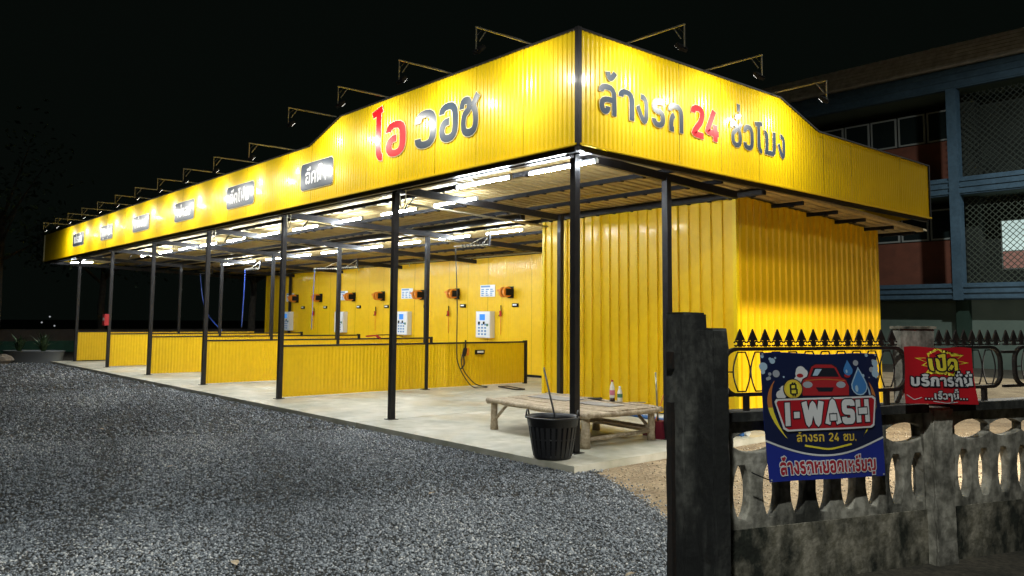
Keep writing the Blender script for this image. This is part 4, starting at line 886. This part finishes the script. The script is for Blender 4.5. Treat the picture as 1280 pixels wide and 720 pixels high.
text_print(K, ban, org, 'ล้างรถ 24 ชม.', 158, 452, 428, 35, .2, 3.6, M['bgold'])
stroke_print(K, ban, org, [[(195, 446), (310, 468), (425, 444)]], 9, 3.2, M['byel'], 'printed_smile')
text_print(K, ban, org, 'ล้างรถหยอดเหรียญ', 62, 550, 580, 58, .24, 4.2, M['bmaroon'], 'lettering', (.17, M['bwhite']))
for (X, Y) in ((6, 6), (594, 6), (594, 600), (6, 600)): poly_print(K, ban, org, circ(X + (4 if X < 9 else -4), Y, 5, 8), 4, M['bgrey'], 'eyelet')
MB().tube([K.P(4, 600) - org, K.P(-30, 585) - org, K.P(-80, 560) - org], .004, 5).build('tie_string', M['black_matt'], ban)
ro = FO + FU * .45 + FN * .08; org2 = Vector((ro.x, ro.y, 1.18))
rbn = empty('red_banner', org2, 0, 'small red banner with yellow and white Thai lettering on the railing', 'banner')
K2 = Cloth([(.128, 1.385), (.755, 1.372), (.790, .985), (.140, 1.012)], .145, .010, 3.1, (500, 420))
cloth_obj(K2, rbn, org2, M['redcloth'], 22, 16)
star = []
for k in range(22):
    a = 2 * math.pi * k / 22; r_ = 1.0 if k % 2 == 0 else .62; r_ *= (1.15 if k % 4 == 0 else .92); star.append((272 + 178 * (r_ if r_ > .8 else .66) * math.cos(a), 112 + 96 * (r_ if r_ > .8 else .66) * math.sin(a)))
poly_print(K2, rbn, org2, star, 1.0, M['byel'], 'printed_burst'); poly_print(K2, rbn, org2, [(272 + (x - 272) * (.86 if abs(((x - 272) / 178) ** 2 + ((y - 112) / 96) ** 2) > .6 else .96), 112 + (y - 112) * (.86 if abs(((x - 272) / 178) ** 2 + ((y - 112) / 96) ** 2) > .6 else .96)) for x, y in star], 1.6, M['redcloth'], 'printed_burst')
text_print(K2, rbn, org2, 'เปิด', 165, 385, 172, 88, .26, 3.4, M['byel'], 'lettering', (.2, M['bdark']))
text_print(K2, rbn, org2, 'บริการที่นี่', 38, 478, 288, 66, .26, 4.2, M['bwhite'], 'lettering', (.22, M['bdark']))
text_print(K2, rbn, org2, '...เร็วๆนี้...', 125, 428, 385, 44, .24, 4.2, M['bwhite'], 'lettering', (.2, M['bdark']))
stroke_print(K2, rbn, org2, [[(12, 355), (60, 392), (110, 372)], [(180, 400), (280, 414), (360, 404)]], 5, 2, M['bwhite'], 'printed_fold_line', 10)

# ------------------------------------------------------------------ school building behind
SB = empty('school_building', (-5, 24.6, 0), 0, 'long three storey building with blue frames and red brick panels behind the shelter', 'building')
X0, X1 = -35, 14; yb = 0
def S(b, name, m_): return b.build(name, M[m_], SB)
cols = [-22.4, -13.5, -4.9, 3.7, 12.3]
ox = 5
for x in cols: S(MB().box(x + ox - .17, x + ox + .17, -.1, .3, 2.35, 10.1), 'column', 'teal')
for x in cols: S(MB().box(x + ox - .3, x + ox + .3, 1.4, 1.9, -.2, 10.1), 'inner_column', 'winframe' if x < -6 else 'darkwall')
for (z0, z1) in ((2.35, 2.95), (6.16, 6.80), (10.09, 10.85)):
    S(MB().box(X0 + ox, X1 + ox, -.04, .2, z0, z1), 'floor_beam', 'teal'); 
    for k in range(3): S(MB().box(X0 + ox, X1 + ox, -.085, -.04, z0 + .05 + k * (z1 - z0) / 3, z0 + .12 + k * (z1 - z0) / 3), 'beam_moulding', 'teal')
    S(MB().box(X0 + ox, X1 + ox, .2, 2.6, z0 + .1, z0 + .3), 'floor_slab', 'greenwall')
for k in range(6):
    z = 10.87 + k * .150; y = -.42 + k * .06
    b = MB(); b.quad([(X0 + ox, y, z), (X1 + ox, y, z), (X1 + ox, y + .03, z + .11), (X0 + ox, y + .03, z + .11)]); b.quad([(X0 + ox, y + .03, z + .11), (X1 + ox, y + .03, z + .11), (X1 + ox, y + .06, z + .15), (X0 + ox, y + .06, z + .15)]); b.quad([(X0 + ox, y, z), (X0 + ox, y + .3, z), (X1 + ox, y + .3, z), (X1 + ox, y, z)]); S(b, 'roof_sheet', 'roofold')
b = MB(); b.quad([(X0 + ox, -.06, 11.77), (X1 + ox, -.06, 11.77), (X1 + ox, 9, 13.2), (X0 + ox, 9, 13.2)]); S(b, 'roof_deck', 'roofold')
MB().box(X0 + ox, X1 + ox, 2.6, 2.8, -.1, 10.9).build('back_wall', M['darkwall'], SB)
MB().box(X0 + ox, X1 + ox, .5, .7, -.1, 2.35).build('ground_wall', M['greenwall'], SB)
for x in (-13.5, -4.9, 3.7): MB().box(x + ox - .22, x + ox + .22, .25, .5, -.1, 2.35).build('ground_column', M['greencol'], SB)
for fl, zb_ in enumerate((2.95, 6.80)):
    for ci in range(4):
        xa, xb_ = cols[ci] + ox + .17, cols[ci + 1] + ox - .17
        if ci in (0, 1):
            MB().box(xa, xb_, 1.5, 1.66, zb_, zb_ + 1.72).build('brick_panel', M['brickp'], SB)
            n = 7; wd = (xb_ - xa - .5) / n
            for k in range(n):
                a = xa + .25 + k * wd; f_ = MB(); z0, z1 = zb_ + 1.76, zb_ + 2.95
                f_.box(a + .04, a + wd - .04, 1.5, 1.56, z0, z0 + .06); f_.box(a + .04, a + wd - .04, 1.5, 1.56, z1 - .06, z1); f_.box(a + .04, a + .10, 1.5, 1.56, z0 + .06, z1 - .06); f_.box(a + wd - .10, a + wd - .04, 1.5, 1.56, z0 + .06, z1 - .06)
                fo = f_.build('window', M['winframe'], SB); MB().box(a + .10, a + wd - .10, 1.52, 1.54, z0 + .06, z1 - .06).build('pane', M['glass'], fo)
        else:
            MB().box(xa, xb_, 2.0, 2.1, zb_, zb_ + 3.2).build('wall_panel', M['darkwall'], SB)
            b = MB(); p = .21; H = 3.15; wq = xb_ - xa
            k = -int(H / p) - 1
            while k * p < wq:
                for sg in (0, 1):
                    xs0 = k * p; a0 = max(0, -xs0); a1 = min(H, (wq - xs0)); 
                    if a1 > a0:
                        x_0, x_1 = xs0 + a0, xs0 + a1
                        if sg: x_0, x_1 = wq - x_0, wq - x_1
                        b.bar((xa + x_0, .45 + sg * .012, zb_ + a0), (xa + x_1, .45 + sg * .012, zb_ + a1), .022, .012, (0, 1, 0))
                k += 1
            b.build('safety_grille', M['grille' if fl == 0 else 'grilled'], SB)
# the one lit window
lw = MB().box(-4.1 + ox, -.6 + ox, 1.985, 1.998, 3.5, 5.35).build('lit_window', M['winframe'], SB)
for k in range(3):
    MB().box(-4.05 + ox + k * 1.17, -4.05 + ox + k * 1.17 + 1.1, 1.97, 1.98, 4.2, 5.3).build('pane', M['wlit'], lw); MB().box(-4.05 + ox + k * 1.17, -4.05 + ox + k * 1.17 + 1.1, 1.97, 1.98, 3.55, 4.16).build('pane', M['wlow'], lw)
MB().box(-5.6 + ox, -5.3 + ox, 1.4, 1.9, 2.95, 6.1).build('door_frame', M['darkwall'], SB)

# ------------------------------------------------------------------ far left background
fwl = MB().box(-34.2, -34, -30, 30, GZ - .05, .92).build('boundary_wall', M['farwall']); tag(fwl, 'long dim concrete boundary wall behind the yard', 'wall')
net = MB().box(-33.6, -33.56, -8, 24, GZ, .42).build('green_net_fence', M['fargreen']); tag(net, 'low green shade net in front of the far boundary wall', 'net fence')
def tree(x, y, h, tr, crown, label, seed, m_='leaf', lean=0, nl=2600, cat='tree', name='tree'):
    r = random.Random(seed); t = empty(name, (x, y, GZ), 0, label, cat)
    b = MB(); b.tube([(lean * k / 5 * .4 + r.uniform(-.05, .05), r.uniform(-.05, .05), h * .62 * k / 5) for k in range(6)], [tr * (1 - .1 * k) for k in range(6)], 10)
    tips = []
    for k in range(7):
        a = r.uniform(0, 6.28); z0 = h * r.uniform(.35, .6); e = Vector((math.cos(a) * crown * .7, math.sin(a) * crown * .7, z0 + h * r.uniform(.12, .3))); b.tube([(lean * .3, 0, z0), tuple(e * .5 + Vector((0, 0, z0 * .5))), tuple(e)], [tr * .4, tr * .25, tr * .1], 6); tips.append(e)
    b.build('trunk', M['bark'], t); c = MB()
    for k in range(nl):
        e = r.choice(tips); p = e + Vector((r.gauss(0, crown * .28), r.gauss(0, crown * .28), r.gauss(0, h * .07))); s = r.uniform(.08, .17); d1 = Vector((r.uniform(-1, 1), r.uniform(-1, 1), r.uniform(-.8, .5))).normalized() * s; d2 = d1.cross(Vector((r.uniform(-1, 1), r.uniform(-1, 1), r.uniform(-1, 1)))).normalized() * s * .45
        c.quad([p - d1, p + d2, p + d1, p - d2])
    c.build('crown', M[m_], t); return t
tree(-30, -1.2, 9, .16, 2.6, 'thin dark tree trunk standing at the left edge of the yard', 11, 'leaf2', .3, 500)
tree(-30, 9, 7, .2, 2.4, 'dark leafy tree behind the open bays, left of two', 12, 'leaf2'); tree(-31, 14.5, 6.5, .2, 2.6, 'dark leafy tree behind the open bays, near the wall end', 13, 'leaf2'); tree(-36, 4, 8, .2, 3, 'dark tree beyond the far boundary wall', 14, 'leaf2')
# planter
pn = empty('planter_trough', (-25.2, -.75, GZ), math.radians(40), 'long grey planter basin with green plants at the far left end', 'planter')
b = MB(); NN = 24; prof = [(.98, 0, .0), (1.05, 0, .38), (1.10, 0, .40), (1.0, 0, .40), (.95, 0, .30)]
for (k, _, z) in prof:
    for i in range(NN): a = 2 * math.pi * i / NN; b.v.append((k * 1.05 * math.cos(a), k * .5 * math.sin(a), z))
for j in range(len(prof) - 1):
    for i in range(NN): q0 = j * NN + i; q1 = j * NN + (i + 1) % NN; b.f.append((q0, q1, q1 + NN, q0 + NN)); b.smooth.append(True)
b.build('basin', M['basin'], pn); MB().lathe([(0, .3), (.9, .3)], n=20).build('soil', M['dirt'], pn).scale = (1.1, .52, 1)
def plant(x, y, z, h, n, label, seed, wide=.5, parent=None):
    r = random.Random(seed); t = empty('leafy_plant', (x, y, z), 0, label, 'plant') if label else None
    b = MB()
    for k in range(n):
        a = r.uniform(0, 6.28); hh = h * r.uniform(.5, 1.1); rd = wide * r.uniform(.3, 1); w_ = r.uniform(.02, .045); d = Vector((math.cos(a), math.sin(a), 0)); sd = Vector((-d.y, d.x, 0)) * w_
        p0 = Vector((0, 0, 0)); p1 = d * rd * .4 + Vector((0, 0, hh * .7)); p2 = d * rd + Vector((0, 0, hh * r.uniform(.6, 1.1)))
        b.quad([p0 - sd * .5, p0 + sd * .5, p1 + sd, p1 - sd]); b.quad([p1 - sd, p1 + sd, p2])
    o = b.build('leaves', M['leaf'], t); return t
plant(-25.7, -1.1, .2, .7, 40, 'leafy green plant at the left side of the planter basin', 1); plant(-25.0, -.5, .2, .75, 40, 'leafy green plant at the right side of the planter basin', 2); plant(-27.0, -1.9, GZ, .9, 50, 'spiky green plant at the left picture edge', 3, .8)
plant(-24.6, -2.2, GZ, .8, 46, 'spiky green plant in front of the tree trunk', 4, .7)
def rock(x, y, s, label, seed):
    r = random.Random(seed); bm = bmesh.new(); bmesh.ops.create_icosphere(bm, subdivisions=2, radius=s)
    for v in bm.verts: v.co *= r.uniform(.8, 1.15); v.co.z *= .6
    me = bpy.data.meshes.new('rock'); bm.to_mesh(me); bm.free(); me.materials.append(M['rock']); o = link('rock', me); o.location = (x, y, GZ + s * .35); tag(o, label, 'rock')
rock(-24.5, .75, .26, 'pale brown rock right beside the far left post', 1); rock(-25.3, .75, .20, 'small rock between the planter and the post', 2); rock(-24.8, -1.75, .34, 'larger mossy rock left of the planter basin', 3); rock(-26.2, .95, .18, 'smallest rock behind the planter rim', 4)
for i, (y, z, lb) in enumerate(((2.25, 1.17, 'lowest'), (2.6, 1.46, 'highest'), (2.83, 1.0, 'rightmost'))):
    o = MB().lathe([(0, -.05), (.05, 0), (0, .05)], (0, 0, 0), 8).build('distant_lamp', M['lightdot']); o.location = (-40, y, z); tag(o, f'tiny distant white lamp, the {lb} of three beyond the wall', 'lamp')

# dry leaves and scraps on the gravel
lr = random.Random(21)
for i, (x, y, wh) in enumerate(((2.6, -3.3, 'on the bare patch left of the gate pillar'), (1.2, -4.4, 'in the middle of the near gravel'), (.3, -2.2, 'on the gravel in front of the basket'), (-2.5, -3.6, 'on the gravel in front of the bare corner bay'), (-6, -3.4, 'on the gravel before the nearest divider'), (3.0, -2.6, 'lying against the gate pillar foot'))):
    a = lr.uniform(0, 6.28); c, q_ = math.cos(a), math.sin(a); L_, W_ = lr.uniform(.04, .075), lr.uniform(.015, .03); b = MB(); P_ = []
    for u, v, z in ((-1, 0, .0), (-.4, 1, .012), (.4, .9, .016), (1, 0, .004), (.4, -1, .014), (-.4, -.9, .01)): P_.append((u * L_ * c - v * W_ * q_, u * L_ * q_ + v * W_ * c, z))
    b.quad([P_[0], P_[1], P_[5]]).quad([P_[1], P_[2], P_[4], P_[5]]).quad([P_[2], P_[3], P_[4]]); o = b.build('dry_leaf', M['wood']); o.location = (x, y, GZ + .025); tag(o, 'small curled dry leaf ' + wh, 'leaf', 'dry leaves on the gravel')
